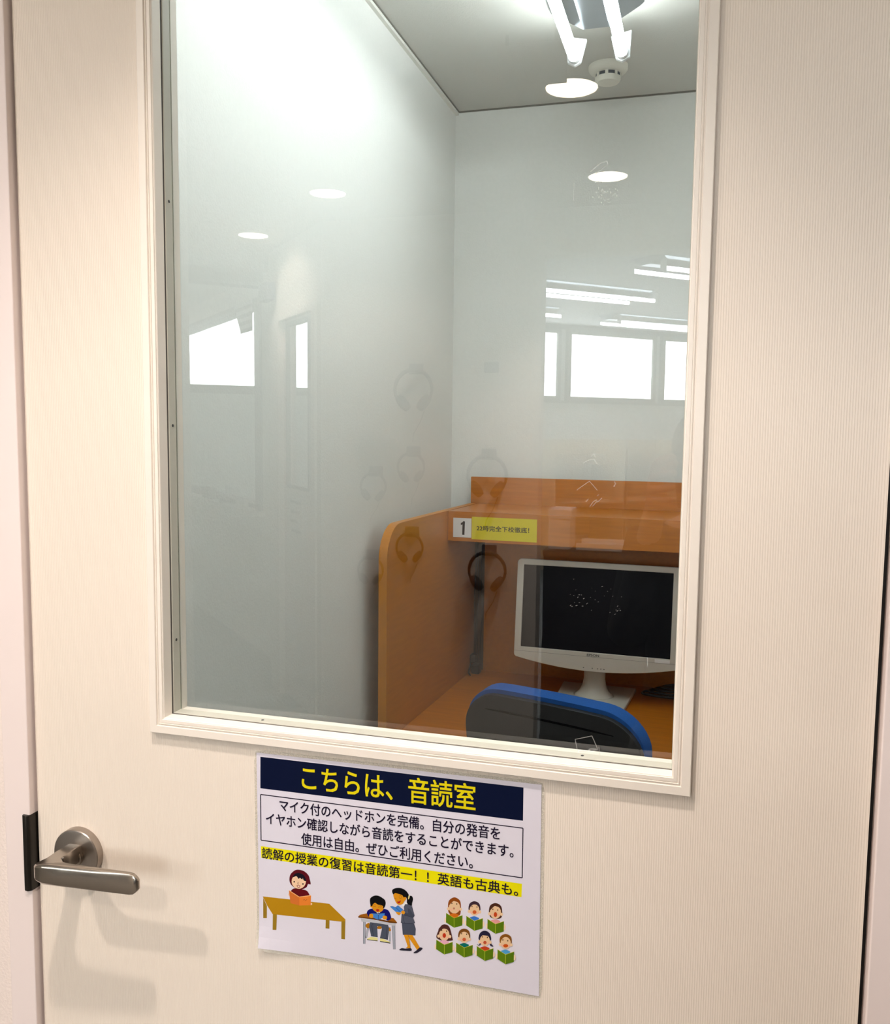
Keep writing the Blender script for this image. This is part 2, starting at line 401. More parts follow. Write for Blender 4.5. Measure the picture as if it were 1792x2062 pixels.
for sg_, k_ in ((-1, 1.0), (-0.72, 1.0), (0.72, 1.0), (1, 1.0)):
    for i, (x, y) in enumerate(plan):
        mx_, my_ = (-0.165, -0.057) if y < -0.048 else (-0.215, y)
        q = 0.82 if abs(sg_) == 1 else 1.0            # rounded long edges
        nx_ = x + (0 if y < -0.048 and -0.22 < x < -0.106 else (mx_ - x) * (1 - q) * (0.10 if y < -0.048 else 1.0))
        ny_ = y + ((-0.057 - y) * (1 - q) * 2.0 if y < -0.048 else 0)
        vs.append((nx_, ny_, zc_(x) + sg_ * hz_(x, y)))
fs = []
for j in range(3):
    for i in range(NP): fs.append((j * NP + i, j * NP + (i + 1) % NP, (j + 1) * NP + (i + 1) % NP, (j + 1) * NP + i))
for base in (0, 3 * NP):                              # flat top and underside as quads across the bar
    for i in range(NP // 2 - 1): fs.append(tuple(base + q for q in (i, i + 1, NP - 2 - i, NP - 1 - i)))
gr.add(vs, fs)
lv = gr.build('lever', M_nickel, rose, bevel=0.0012, seg=3)
auto(lv, 60)
cl = MB().lathe([(0.0112, -0.0095), (0.0112, -0.0150), (0.0104, -0.0158), (0.0099, -0.0158)], 32, (RX, 0, RZ), axis='y')
auto(cl.build('collar', M_nickel, rose), 30)
# scratches and adhesive left on the pane
def mark(pts, wd):
    m_ = MB()
    for a, b in zip(pts[:-1], pts[1:]):
        a, b = Vector((a[0], a[1])), Vector((b[0], b[1])); d = (b - a).normalized(); nrm = Vector((-d.y, d.x)) * wd / 2
        m_.add([(p.x, G - 0.0004, p.y) for p in (a + nrm, b + nrm, b - nrm, a - nrm)], [(0, 1, 2, 3)])
    return m_
def gpt(x, y): return (0.1 + (x - 1000) * 0.00051, 1.40 - (y - 1000) * 0.00053)
MARKS = [([(0.32266,1.41651),(0.33406,1.425),(0.34157,1.41664)],0.0007),([(0.35665,1.42535),(0.35825,1.42322),(0.35636,1.42039)],0.0009),([(0.33142,1.4058),(0.33336,1.40832)],0.0006),([(0.33502,1.40152),(0.33838,1.40621),(0.3412,1.40788),(0.34212,1.40572),(0.34608,1.40979)],0.0007),([(0.33746,1.40161),(0.34166,1.40658)],0.0006),([(0.34306,1.41275),(0.34153,1.41139)],0.0007),([(0.32696,1.17777),(0.34285,1.18291),(0.34882,1.16998),(0.33013,1.16444),(0.32696,1.17777)],0.0007),([(0.33104,1.16601),(0.33762,1.16725),(0.34225,1.17021),(0.34787,1.17036)],0.0014),([(0.34968,1.17251),(0.35084,1.16439)],0.0006),([(0.32823,1.44183),(0.3332,1.44469),(0.33775,1.44524),(0.34059,1.44117),(0.34425,1.44034)],0.0007),([(0.33493,1.44839),(0.33761,1.45028),(0.33907,1.4471)],0.0008),([(0.31325,1.69451),(0.31318,1.6792)],0.0007),([(0.32777,1.70358),(0.33557,1.70997),(0.34213,1.7121),(0.34309,1.70902),(0.33618,1.70388),(0.33051,1.70079)],0.001),([(0.39195,1.26301),(0.39197,1.25503)],0.0008),([(0.34095,1.67857),(0.34173,1.67693)],0.000838004212875638),([(0.34111,1.68421),(0.34026,1.68375)],0.0005640316727326875),([(0.34671,1.68433),(0.34546,1.68364)],0.0008473476983809135),([(0.34517,1.67879),(0.34375,1.67819)],0.0009188762993410432),([(0.33921,1.68617),(0.33801,1.68502)],0.0006108873616609987),([(0.35156,1.68205),(0.35183,1.68006)],0.0010151689601788374),([(0.33706,1.69524),(0.33787,1.69315)],0.0007112347392355325),([(0.35096,1.68777),(0.35167,1.68751)],0.0005518908588631961),([(0.34622,1.68531),(0.34584,1.68432)],0.0007550700886803418),([(0.33629,1.6819),(0.33591,1.68026)],0.0010329412395934426),([(0.33448,1.69491),(0.33218,1.69385)],0.0008698914795137629),([(0.34639,1.67612),(0.34399,1.6759)],0.0007983752524320265),([(0.33926,1.68783),(0.33784,1.68703)],0.0005994702233903437),([(0.35071,1.68032),(0.35008,1.68031)],0.0009604167248802515),([(0.3375,1.68329),(0.33886,1.68154)],0.001010936917239741),([(0.34792,1.68231),(0.34993,1.68192)],0.0006316679022133053),([(0.35178,1.69295),(0.35186,1.69036)],0.0006167690374334374),([(0.34721,1.68116),(0.34808,1.68102)],0.0006855552949318936),([(0.33762,1.68651),(0.33997,1.68607)],0.0006196813639412642),([(0.35197,1.68647),(0.35257,1.68512)],0.0007640510892147948),([(0.33531,1.68992),(0.33507,1.68818)],0.0010584348787967743),([(0.33412,1.68517),(0.33354,1.68445)],0.0006107608028219046),([(0.34712,1.68496),(0.34707,1.68451)],0.0006906472406627175),([(0.33922,1.6851),(0.33865,1.68343)],0.0004420563574394061),([(0.33564,1.68869),(0.33505,1.6877)],0.0008948651745561294),([(0.34013,1.68559),(0.34204,1.68512)],0.0010743139062703803),([(0.34035,1.6793),(0.34007,1.67823)],0.0006547685625379699),([(0.33824,1.68046),(0.33797,1.67943)],0.0006640122389302419),([(0.3404,1.68567),(0.34006,1.6837)],0.0006170116867870651),([(0.34226,1.67597),(0.34291,1.67537)],0.0007046640243729748),([(0.33933,1.68672),(0.34,1.68571)],0.0009834772240901162),([(0.32982,1.68165),(0.33087,1.681)],0.0008551626634047465),([(0.34486,1.68775),(0.34542,1.68727)],0.0007707393398158754),([(0.34426,1.67628),(0.34354,1.67589)],0.0005950144994115588),([(0.34297,1.6908),(0.34202,1.69015)],0.0004907823964572748),([(0.3378,1.67653),(0.33864,1.67559)],0.0006918339871114427),([(0.33513,1.68251),(0.33438,1.68234)],0.00040326325620820196),([(0.35121,1.68733),(0.34982,1.6873)],0.0010651128164681162),([(0.34386,1.68584),(0.34236,1.68428)],0.0008640910403699436),([(0.33551,1.68533),(0.33599,1.68449)],0.0004476473368748036),([(0.33617,1.6869),(0.33574,1.68661)],0.0010325264972602395),([(0.33544,1.69502),(0.33318,1.69432)],0.0008038673828136161),([(0.34972,1.68336),(0.35068,1.68275)],0.0008640272730133798),([(0.33434,1.6857),(0.33259,1.68541)],0.0006389468601925967),([(0.34033,1.67508),(0.34059,1.67294)],0.0006462891411376165),([(0.34271,1.67885),(0.34205,1.67843)],0.0009541703432174862),([(0.36456,1.30663),(0.36468,1.3069)],0.0005514428841200331),([(0.36162,1.30547),(0.36228,1.30572)],0.0005109064713706732),([(0.33889,1.32484),(0.33915,1.32494)],0.00032193343572391723),([(0.3242,1.30712),(0.32593,1.30777)],0.0006417795738956906),([(0.32186,1.31669),(0.32257,1.31704)],0.0004405158233219299),([(0.35042,1.31797),(0.35088,1.31833)],0.0004315105212590088),([(0.32366,1.32209),(0.32437,1.32265)],0.00033196049203495424),([(0.32659,1.31768),(0.3281,1.31779)],0.0004521058727403772),([(0.35818,1.31806),(0.35882,1.31866)],0.0004984606407882082),([(0.35311,1.32272),(0.35409,1.32288)],0.00039803331857517064),([(0.34496,1.31187),(0.34575,1.31242)],0.0004703420225690778),([(0.36251,1.30439),(0.36391,1.30538)],0.0006163667585562204),([(0.33096,1.3141),(0.33241,1.31475)],0.0005649158413702003),([(0.36278,1.30863),(0.36354,1.30988)],0.0005255375818370918),([(0.3229,1.31003),(0.32336,1.31028)],0.0006097216081281708),([(0.31997,1.30584),(0.32157,1.30645)],0.0003716614419801427),([(0.31888,1.30668),(0.32022,1.30766)],0.0005694139077720675),([(0.36042,1.30116),(0.36168,1.30207)],0.0003145077079422634),([(0.3563,1.32485),(0.35669,1.32507)],0.000599585968553762),([(0.36524,1.30518),(0.36634,1.30556)],0.000631223732463532),([(0.33012,1.30703),(0.33135,1.30727)],0.000601417323775958),([(0.33763,1.31603),(0.33845,1.31617)],0.00046728706051800954),([(0.32134,1.33214),(0.32219,1.33256)],0.0005989636002990343),([(0.32574,1.31471),(0.32641,1.31592)],0.0005068368306325655),([(0.34205,1.32185),(0.34228,1.32232)],0.0003383442923365782),([(0.35595,1.30265),(0.35671,1.30329)],0.0005875642563644207),([(0.32716,1.31021),(0.32835,1.31046)],0.0004259390113794481),([(0.32935,1.31737),(0.32951,1.31811)],0.0005821333165624562),([(0.33895,1.30353),(0.33941,1.30409)],0.0003870419511414388),([(0.3186,1.31736),(0.31912,1.31759)],0.00044418814253456985),([(0.33415,1.30933),(0.33561,1.31052)],0.0004918359449550173),([(0.34776,1.32667),(0.34925,1.32716)],0.0005228484989040202),([(0.34215,1.31364),(0.34247,1.31451)],0.0005934353765304416),([(0.36615,1.31811),(0.36674,1.31837)],0.0005870753430644651)]
for pts, wd in MARKS: mark(pts, wd).build('tape_mark', M_mark, door)

# ------------------------------------------------------------------ notice taped to the door
POSTER = {
 'banner': [
  ('navy',[(7.42,-6.96),(282.8,-7.58),(282.67,-40.2),(6.82,-40.61)]),
 ],
 'frame': [
  ('ink',[(6.9,-47.76),(282.69,-48.01),(282.8,-47.03),(7.07,-46.69)]),
  ('ink',[(282.27,-47.57),(282.07,-96.78),(283.03,-96.66),(283.22,-47.46)]),
  ('ink',[(282.61,-96.22),(6.77,-95.84),(6.58,-96.92),(282.49,-97.22)]),
  ('ink',[(7.25,-96.3),(7.55,-47.15),(6.41,-47.3),(6.1,-96.46)]),
 ],
 'band': [
  ('yellow',[(6.27,-102.87),(282.37,-102.68),(282.03,-116.12),(6.62,-115.74)]),
 ],
 'p1': [
  ((150,118,30),[(7.97,-159.0),(12.21,-167.07),(11.83,-182.42),(7.66,-182.88)]),
  ((150,118,30),[(78.66,-171.64),(82.86,-171.38),(82.66,-180.41),(78.34,-180.8)]),
  ((150,118,30),[(18.87,-174.52),(23.57,-174.43),(22.83,-192.22),(18.57,-192.49)]),
  ((150,118,30),[(95.96,-170.12),(100.47,-167.58),(99.75,-189.13),(95.69,-189.39)]),
  ((178,130,14),[(7.42,-157.45),(82.71,-153.68),(100.36,-167.6),(100.24,-169.43),(95.74,-170.8),(23.45,-174.88),(18.51,-175.02),(12.67,-167.0)]),
  ((88,10,24),[(38.53,-132.74),(38.69,-131.7),(38.91,-130.67),(39.25,-129.64),(39.74,-128.63),(40.41,-127.63),(41.31,-126.57),(42.4,-125.45),(43.64,-124.37),(44.96,-123.45),(46.34,-122.8),(47.82,-122.42),(49.45,-122.25),(51.12,-122.26),(52.73,-122.43),(54.19,-122.73),(55.5,-123.22),(56.75,-123.9),(57.89,-124.7),(58.9,-125.56),(59.72,-126.42),(60.33,-127.26),(60.73,-128.15),(61.01,-129.07),(61.22,-130.01),(61.45,-130.97),(61.73,-132.01),(62.03,-133.16),(62.26,-134.29),(62.37,-135.26),(62.28,-135.97),(61.93,-136.28),(61.35,-136.27),(60.66,-136.14),(59.97,-136.08),(59.38,-136.3),(58.99,-136.85),(58.72,-137.61),(58.44,-138.48),(58.02,-139.35),(57.32,-140.14),(56.28,-140.91),(54.98,-141.72),(53.53,-142.47),(52.02,-143.07),(50.55,-143.41),(49.08,-143.46),(47.52,-143.28),(45.97,-142.93),(44.52,-142.46),(43.26,-141.93),(42.17,-141.33),(41.21,-140.61),(40.38,-139.81),(39.68,-138.94),(39.14,-138.03),(38.75,-137.06),(38.52,-136.0),(38.43,-134.91),(38.44,-133.81)]),
  ((238,200,165),[(57.06,-133.76),(56.54,-136.54),(55.11,-139.14),(52.94,-141.24),(50.28,-142.58),(47.47,-143.01),(44.83,-142.46),(42.69,-141.0),(41.31,-138.82),(40.86,-136.16),(41.39,-133.36),(42.83,-130.76),(45.02,-128.66),(47.68,-127.33),(50.49,-126.92),(53.12,-127.48),(55.24,-128.94),(56.61,-131.11)]),
  ((18,14,28),[(42.39,-131.31),(42.74,-130.31),(43.53,-128.82),(44.58,-127.56),(45.9,-126.72),(47.47,-126.11),(49.1,-125.83),(50.83,-125.92),(52.61,-126.34),(54.13,-127.02),(55.29,-128.06),(56.18,-129.36),(56.77,-130.59),(57.04,-131.74),(57.01,-132.81),(56.73,-133.48),(56.07,-133.57),(55.15,-133.25),(54.39,-132.76),(53.98,-131.98),(53.74,-131.03),(53.53,-130.53),(53.39,-130.96),(53.29,-131.83),(52.94,-132.33),(52.12,-131.96),(51.05,-131.22),(50.16,-130.81),(49.71,-131.23),(49.44,-131.97),(49.02,-132.27),(48.26,-131.56),(47.35,-130.4),(46.47,-129.64),(45.68,-129.71),(44.91,-130.18),(44.2,-130.62),(43.42,-131.03),(42.68,-131.42)]),
  ((30,15,20),[(44.58,-135.93),(44.42,-136.52),(44.02,-136.93),(43.53,-137.0),(43.14,-136.71),(43.0,-136.16),(43.16,-135.57),(43.56,-135.16),(44.05,-135.09),(44.44,-135.38)]),
  ((30,15,20),[(54.45,-136.82),(54.29,-137.41),(53.9,-137.82),(53.41,-137.89),(53.02,-137.6),(52.88,-137.06),(53.04,-136.46),(53.44,-136.06),(53.92,-135.98),(54.31,-136.28)]),
  ((80,40,40),[(48.02,-135.59),(47.54,-138.12),(48.71,-138.57),(48.94,-138.04),(48.09,-137.93),(48.57,-135.6)]),
  ((130,30,40),[(46.56,-139.5),(47.67,-139.13),(49.36,-138.97),(50.5,-139.13),(50.54,-139.84),(50.03,-140.88),(49.45,-141.65),(48.96,-141.96),(48.4,-142.0),(47.88,-141.78),(47.22,-141.13),(46.6,-140.21)]),
  ((235,205,180),[(47.34,-139.82),(48.04,-139.61),(49.11,-139.54),(49.82,-139.66),(49.83,-140.09),(49.5,-140.71),(49.12,-141.16),(48.8,-141.34),(48.44,-141.35),(48.11,-141.2),(47.72,-140.8),(47.35,-140.24)]),
  ((92,8,18),[(39.45,-147.46),(39.91,-146.53),(40.61,-145.54),(41.48,-144.59),(42.49,-143.77),(43.58,-143.18),(44.8,-142.87),(46.18,-142.78),(47.65,-142.82),(49.13,-142.92),(50.56,-142.98),(51.98,-142.98),(53.44,-142.95),(54.87,-142.97),(56.17,-143.09),(57.28,-143.36),(58.18,-143.84),(58.94,-144.49),(59.55,-145.23),(60.02,-145.98),(60.37,-146.64),(60.72,-147.21),(61.06,-147.74),(61.21,-148.25),(60.96,-148.78),(60.11,-149.36),(58.41,-150.08),(55.99,-150.9),(53.23,-151.71),(50.5,-152.39),(48.18,-152.81),(46.23,-152.96),(44.39,-152.92),(42.75,-152.7),(41.36,-152.35),(40.29,-151.87),(39.59,-151.2),(39.21,-150.35),(39.09,-149.38),(39.19,-148.39)]),
  ((238,200,165),[(39.18,-150.42),(38.95,-151.34),(38.38,-151.98),(37.68,-152.08),(37.12,-151.62),(36.91,-150.76),(37.14,-149.84),(37.72,-149.2),(38.42,-149.1),(38.98,-149.56)]),
  ((238,200,165),[(63.82,-156.84),(63.55,-157.63),(62.88,-158.21),(62.05,-158.34),(61.38,-157.97),(61.13,-157.25),(61.4,-156.46),(62.08,-155.88),(62.91,-155.75),(63.57,-156.12)]),
  ((205,110,45),[(37.66,-146.33),(49.32,-151.77),(49.31,-160.82),(39.27,-159.8)]),
  ((222,125,45),[(49.32,-151.77),(62.58,-148.13),(62.12,-158.5),(49.31,-160.82)]),
  ((245,190,130),[(37.58,-146.51),(49.13,-151.9),(62.73,-148.21),(62.66,-147.58),(49.29,-151.25),(37.96,-145.91)]),
  ((140,75,30),[(53.77,-154.5),(55.07,-153.57),(56.02,-154.83),(58.18,-153.05),(57.93,-152.75),(56.02,-154.4),(55.2,-153.13),(53.56,-154.16)]),
 ],
 'p2': [
  ((172,176,186),[(124.08,-172.64),(125.97,-172.6),(123.59,-183.84),(122.13,-183.82)]),
  ((40,40,60),[(123.95,-172.64),(122.0,-183.82),(122.27,-183.82),(124.22,-172.64)]),
  ((40,40,60),[(125.84,-172.59),(123.46,-183.84),(123.72,-183.85),(126.1,-172.6)]),
  ((172,176,186),[(146.83,-167.86),(148.69,-167.81),(149.06,-183.36),(147.68,-183.38)]),
  ((40,40,60),[(146.7,-167.89),(147.55,-183.41),(147.81,-183.35),(146.96,-167.83)]),
  ((40,40,60),[(148.55,-167.84),(148.93,-183.38),(149.2,-183.33),(148.82,-167.79)]),
  ((170,110,15),[(123.03,-169.11),(123.57,-168.61),(124.33,-168.01),(125.15,-167.48),(125.88,-167.17),(126.37,-167.25),(126.62,-167.88),(126.73,-168.97),(126.7,-170.24),(126.57,-171.43),(126.35,-172.27),(125.98,-172.72),(125.46,-172.96),(124.86,-173.05),(124.28,-173.03),(123.81,-172.95),(123.44,-172.78),(123.1,-172.49),(122.82,-172.12),(122.6,-171.72),(122.48,-171.32),(122.42,-170.91),(122.43,-170.46),(122.51,-170.0),(122.71,-169.54)]),
  ((170,110,15),[(134.94,-170.07),(135.23,-169.66),(135.67,-169.21),(136.19,-168.78),(136.74,-168.44),(137.24,-168.27),(137.75,-168.28),(138.29,-168.44),(138.81,-168.7),(139.25,-169.01),(139.54,-169.31),(139.69,-169.66),(139.76,-170.07),(139.72,-170.49),(139.54,-170.89),(139.21,-171.21),(138.61,-171.47),(137.76,-171.71),(136.82,-171.9),(135.97,-171.99),(135.36,-171.95),(135.01,-171.74),(134.81,-171.38),(134.75,-170.94),(134.79,-170.48)]),
  ((170,110,15),[(146.67,-169.2),(146.93,-168.89),(147.35,-168.71),(147.84,-168.64),(148.32,-168.69),(148.68,-168.86),(148.98,-169.25),(149.26,-169.83),(149.48,-170.5),(149.58,-171.14),(149.52,-171.61),(149.21,-171.97),(148.69,-172.28),(148.07,-172.49),(147.49,-172.56),(147.08,-172.44),(146.83,-172.0),(146.65,-171.29),(146.56,-170.48),(146.56,-169.72)]),
  ((72,78,94),[(127.08,-166.23),(146.31,-165.58),(147.52,-169.06),(146.25,-181.72),(137.72,-181.47),(139.9,-171.1),(139.22,-168.58),(134.84,-169.29),(135.42,-180.91),(128.34,-180.93),(126.13,-171.78)]),
  ((40,40,60),[(130.4,-166.76),(128.75,-169.77),(130.84,-181.07),(131.21,-180.94),(129.13,-169.69),(130.72,-166.9)]),
  ((40,40,60),[(145.32,-168.09),(143.94,-180.94),(144.31,-180.91),(145.69,-168.06)]),
  ((40,40,60),[(127.77,-180.57),(135.28,-180.74),(135.36,-180.37),(127.85,-180.19)]),
  ((40,40,60),[(137.85,-181.0),(146.21,-181.39),(146.29,-181.01),(137.93,-180.62)]),
  ((222,214,140),[(123.75,-184.35),(127.8,-181.81),(132.64,-181.37),(135.31,-181.61),(135.3,-184.52),(124.01,-185.1)]),
  ((40,40,60),[(123.74,-184.98),(135.3,-184.41),(135.19,-185.17),(123.9,-185.59)]),
  ((222,214,140),[(137.99,-181.95),(140.93,-181.46),(149.06,-183.88),(148.9,-184.75),(137.76,-184.63)]),
  ((40,40,60),[(137.76,-184.42),(149.06,-184.3),(148.79,-185.3),(137.87,-185.25)]),
  ((10,14,105),[(123.63,-158.19),(123.67,-157.45),(123.8,-156.59),(124.05,-155.67),(124.44,-154.79),(125.0,-154.02),(125.67,-153.38),(126.45,-152.8),(127.4,-152.28),(128.6,-151.81),(130.11,-151.37),(132.14,-150.94),(134.64,-150.52),(137.3,-150.16),(139.81,-149.9),(141.85,-149.78),(143.36,-149.77),(144.56,-149.83),(145.53,-150.03),(146.36,-150.41),(147.15,-151.04),(147.9,-152.04),(148.56,-153.38),(149.1,-154.86),(149.52,-156.28),(149.78,-157.42),(149.88,-158.27),(149.83,-158.96),(149.65,-159.53),(149.36,-160.01),(148.98,-160.43),(148.43,-160.82),(147.72,-161.15),(146.94,-161.39),(146.17,-161.52),(145.52,-161.51),(145.11,-161.33),(144.86,-161.0),(144.61,-160.55),(144.18,-160.04),(143.41,-159.49),(142.15,-158.83),(140.51,-158.01),(138.72,-157.18),(136.95,-156.48),(135.43,-156.05),(134.14,-155.91),(132.95,-155.97),(131.86,-156.2),(130.9,-156.52),(130.08,-156.9),(129.45,-157.4),(129.02,-158.05),(128.69,-158.76),(128.35,-159.4),(127.92,-159.88),(127.35,-160.19),(126.71,-160.42),(126.06,-160.54),(125.46,-160.56),(124.96,-160.46),(124.55,-160.22),(124.18,-159.85),(123.89,-159.37),(123.7,-158.81)]),
  ((150,88,16),[(114.43,-162.3),(116.34,-160.15),(123.63,-157.4),(125.77,-160.49),(143.4,-161.59),(146.05,-161.79),(149.24,-159.71),(149.51,-158.09),(152.42,-158.04),(156.0,-161.65),(149.23,-162.48),(135.4,-162.36)]),
  ((96,52,8),[(114.43,-162.3),(131.13,-161.47),(149.24,-161.7),(156.11,-161.73),(155.74,-162.74),(148.17,-163.44),(131.12,-162.79),(114.53,-163.4)]),
  ((186,188,196),[(117.23,-163.7),(131.12,-163.37),(147.64,-163.53),(154.52,-163.04),(154.25,-165.86),(144.98,-165.95),(131.1,-165.95),(117.97,-167.18)]),
  ((160,164,176),[(119.91,-166.97),(122.39,-166.84),(121.83,-190.08),(119.66,-190.45)]),
  ((40,40,60),[(119.78,-167.0),(119.53,-190.47),(119.8,-190.43),(120.05,-166.95)]),
  ((40,40,60),[(122.26,-166.86),(121.69,-190.1),(121.96,-190.06),(122.53,-166.82)]),
  ((160,164,176),[(150.55,-165.94),(153.72,-165.68),(154.24,-190.37),(152.01,-190.75)]),
  ((40,40,60),[(150.41,-165.97),(151.88,-190.78),(152.14,-190.72),(150.68,-165.91)]),
  ((40,40,60),[(153.59,-165.71),(154.11,-190.39),(154.37,-190.34),(153.85,-165.66)]),
  ((214,142,22),[(129.8,-148.79),(129.72,-149.34),(129.52,-149.85),(129.2,-150.25),(128.81,-150.5),(128.41,-150.56),(128.02,-150.44),(127.71,-150.13),(127.51,-149.69),(127.44,-149.16),(127.51,-148.61),(127.72,-148.1),(128.04,-147.7),(128.42,-147.45),(128.83,-147.39),(129.22,-147.52),(129.53,-147.82),(129.73,-148.26)]),
  ((214,142,22),[(128.95,-147.61),(129.25,-146.79),(129.72,-145.93),(130.36,-145.11),(131.21,-144.42),(132.28,-143.94),(133.77,-143.69),(135.66,-143.61),(137.66,-143.67),(139.47,-143.87),(140.81,-144.19),(141.6,-144.65),(142.06,-145.28),(142.26,-146.02),(142.31,-146.82),(142.28,-147.62),(142.18,-148.48),(141.93,-149.43),(141.56,-150.4),(141.08,-151.31),(140.51,-152.09),(139.81,-152.74),(138.96,-153.33),(138.03,-153.82),(137.1,-154.2),(136.24,-154.45),(135.44,-154.53),(134.65,-154.47),(133.88,-154.3),(133.16,-154.05),(132.5,-153.78),(131.9,-153.48),(131.34,-153.12),(130.84,-152.71),(130.39,-152.22),(130.0,-151.65),(129.62,-150.96),(129.26,-150.16),(128.98,-149.29),(128.85,-148.43)]),
  ((6,6,10),[(127.21,-142.63),(127.31,-141.89),(127.49,-141.29),(127.75,-140.77),(128.1,-140.29),(128.56,-139.8),(129.15,-139.25),(129.86,-138.7),(130.66,-138.18),(131.49,-137.73),(132.31,-137.38),(133.14,-137.14),(133.99,-136.98),(134.85,-136.9),(135.72,-136.9),(136.58,-136.99),(137.46,-137.19),(138.36,-137.51),(139.25,-137.89),(140.09,-138.3),(140.83,-138.69),(141.48,-139.04),(142.06,-139.38),(142.57,-139.74),(143.01,-140.15),(143.37,-140.65),(143.65,-141.26),(143.84,-141.95),(143.97,-142.69),(144.02,-143.46),(143.99,-144.21),(143.88,-145.01),(143.67,-145.85),(143.4,-146.69),(143.1,-147.45),(142.81,-148.06),(142.49,-148.54),(142.13,-148.94),(141.76,-149.22),(141.44,-149.37),(141.21,-149.36),(141.13,-149.1),(141.18,-148.6),(141.25,-148.01),(141.26,-147.44),(141.12,-147.02),(140.79,-146.77),(140.33,-146.6),(139.8,-146.5),(139.23,-146.42),(138.67,-146.35),(138.12,-146.32),(137.53,-146.35),(136.94,-146.38),(136.33,-146.37),(135.74,-146.29),(135.15,-146.04),(134.54,-145.67),(133.95,-145.28),(133.36,-144.99),(132.81,-144.91),(132.27,-145.1),(131.74,-145.47),(131.23,-145.96),(130.78,-146.49),(130.4,-146.96),(130.13,-147.46),(129.96,-148.01),(129.83,-148.55),(129.68,-148.98),(129.47,-149.21),(129.16,-149.27),(128.79,-149.2),(128.4,-148.99),(128.05,-148.62),(127.77,-148.06),(127.55,-147.2),(127.37,-146.07),(127.24,-144.82),(127.18,-143.62)]),
  ((90,50,10),[(130.82,-149.57),(132.26,-148.77),(133.53,-149.14),(133.66,-148.83),(132.26,-148.46),(130.7,-149.29)]),
  ((90,50,10),[(136.15,-149.25),(137.6,-148.51),(139.03,-148.8),(139.14,-148.49),(137.6,-148.2),(136.05,-148.98)]),
  ((90,50,10),[(130.73,-147.74),(131.84,-147.05),(133.17,-147.36),(133.29,-147.05),(131.84,-146.74),(130.59,-147.47)]),
  ((90,50,10),[(137.84,-147.16),(139.14,-147.21),(140.18,-147.67),(140.35,-147.37),(139.26,-146.9),(137.9,-146.84)]),
  ((175,30,18),[(133.42,-152.27),(133.56,-151.97),(133.93,-151.67),(134.44,-151.39),(134.98,-151.18),(135.45,-151.05),(135.92,-151.03),(136.45,-151.08),(136.95,-151.19),(137.33,-151.38),(137.48,-151.63),(137.35,-152.02),(137.0,-152.57),(136.52,-153.13),(136.01,-153.6),(135.55,-153.82),(135.07,-153.74),(134.51,-153.45),(133.98,-153.04),(133.58,-152.62)]),
  ((235,235,235),[(133.94,-154.6),(138.37,-153.9),(136.07,-155.94)]),
  ((10,14,105),[(135.44,-154.73),(136.93,-154.49),(136.28,-156.17)]),
  ((64,128,205),[(128.58,-156.51),(134.58,-155.66),(136.28,-157.07),(136.26,-162.33),(130.06,-160.59)]),
  ((64,128,205),[(136.28,-157.07),(137.68,-155.16),(143.21,-154.02),(142.45,-158.18),(136.26,-162.33)]),
  ((40,40,60),[(136.04,-156.74),(136.02,-162.36),(136.5,-162.29),(136.52,-156.66)]),
  ((40,40,60),[(128.58,-156.66),(134.54,-155.82),(136.28,-157.22),(137.72,-155.31),(143.22,-154.17),(143.21,-153.86),(137.63,-155.02),(136.28,-156.91),(134.62,-155.5),(128.58,-156.35)]),
  ((214,142,22),[(126.31,-159.61),(126.38,-159.15),(126.53,-158.63),(126.75,-158.11),(127.04,-157.66),(127.39,-157.33),(127.86,-157.12),(128.45,-156.99),(129.07,-156.95),(129.65,-157.01),(130.08,-157.16),(130.36,-157.47),(130.55,-157.91),(130.67,-158.44),(130.71,-158.97),(130.71,-159.43),(130.65,-159.85),(130.54,-160.28),(130.36,-160.68),(130.11,-161.02),(129.79,-161.26),(129.33,-161.42),(128.75,-161.5),(128.13,-161.51),(127.55,-161.45),(127.1,-161.32),(126.79,-161.1),(126.56,-160.79),(126.4,-160.42),(126.32,-160.02)]),
  ((214,142,22),[(140.75,-158.35),(140.9,-157.96),(141.17,-157.58),(141.52,-157.23),(141.93,-156.96),(142.35,-156.78),(142.85,-156.7),(143.45,-156.7),(144.06,-156.78),(144.6,-156.93),(145.01,-157.14),(145.27,-157.45),(145.43,-157.85),(145.5,-158.31),(145.5,-158.77),(145.43,-159.17),(145.26,-159.54),(145.01,-159.9),(144.69,-160.24),(144.32,-160.52),(143.93,-160.72),(143.49,-160.83),(142.96,-160.89),(142.43,-160.87),(141.93,-160.77),(141.54,-160.58),(141.24,-160.26),(141.0,-159.81),(140.82,-159.29),(140.73,-158.78)]),
  ((6,6,10),[(168.49,-132.62),(169.0,-132.21),(169.61,-131.88),(170.24,-131.66),(170.85,-131.57),(171.36,-131.66),(171.79,-131.97),(172.2,-132.47),(172.54,-133.1),(172.79,-133.8),(172.92,-134.53),(172.88,-135.31),(172.7,-136.19),(172.44,-137.11),(172.18,-138.0),(171.98,-138.81),(171.88,-139.57),(171.84,-140.32),(171.8,-141.01),(171.69,-141.59),(171.45,-142.0),(171.04,-142.25),(170.5,-142.35),(169.89,-142.33),(169.28,-142.21),(168.74,-142.01),(168.23,-141.72),(167.7,-141.31),(167.21,-140.81),(166.81,-140.25),(166.55,-139.66),(166.44,-139.0),(166.45,-138.26),(166.56,-137.49),(166.73,-136.71),(166.92,-135.97),(167.13,-135.24),(167.4,-134.49),(167.71,-133.77),(168.07,-133.13)]),
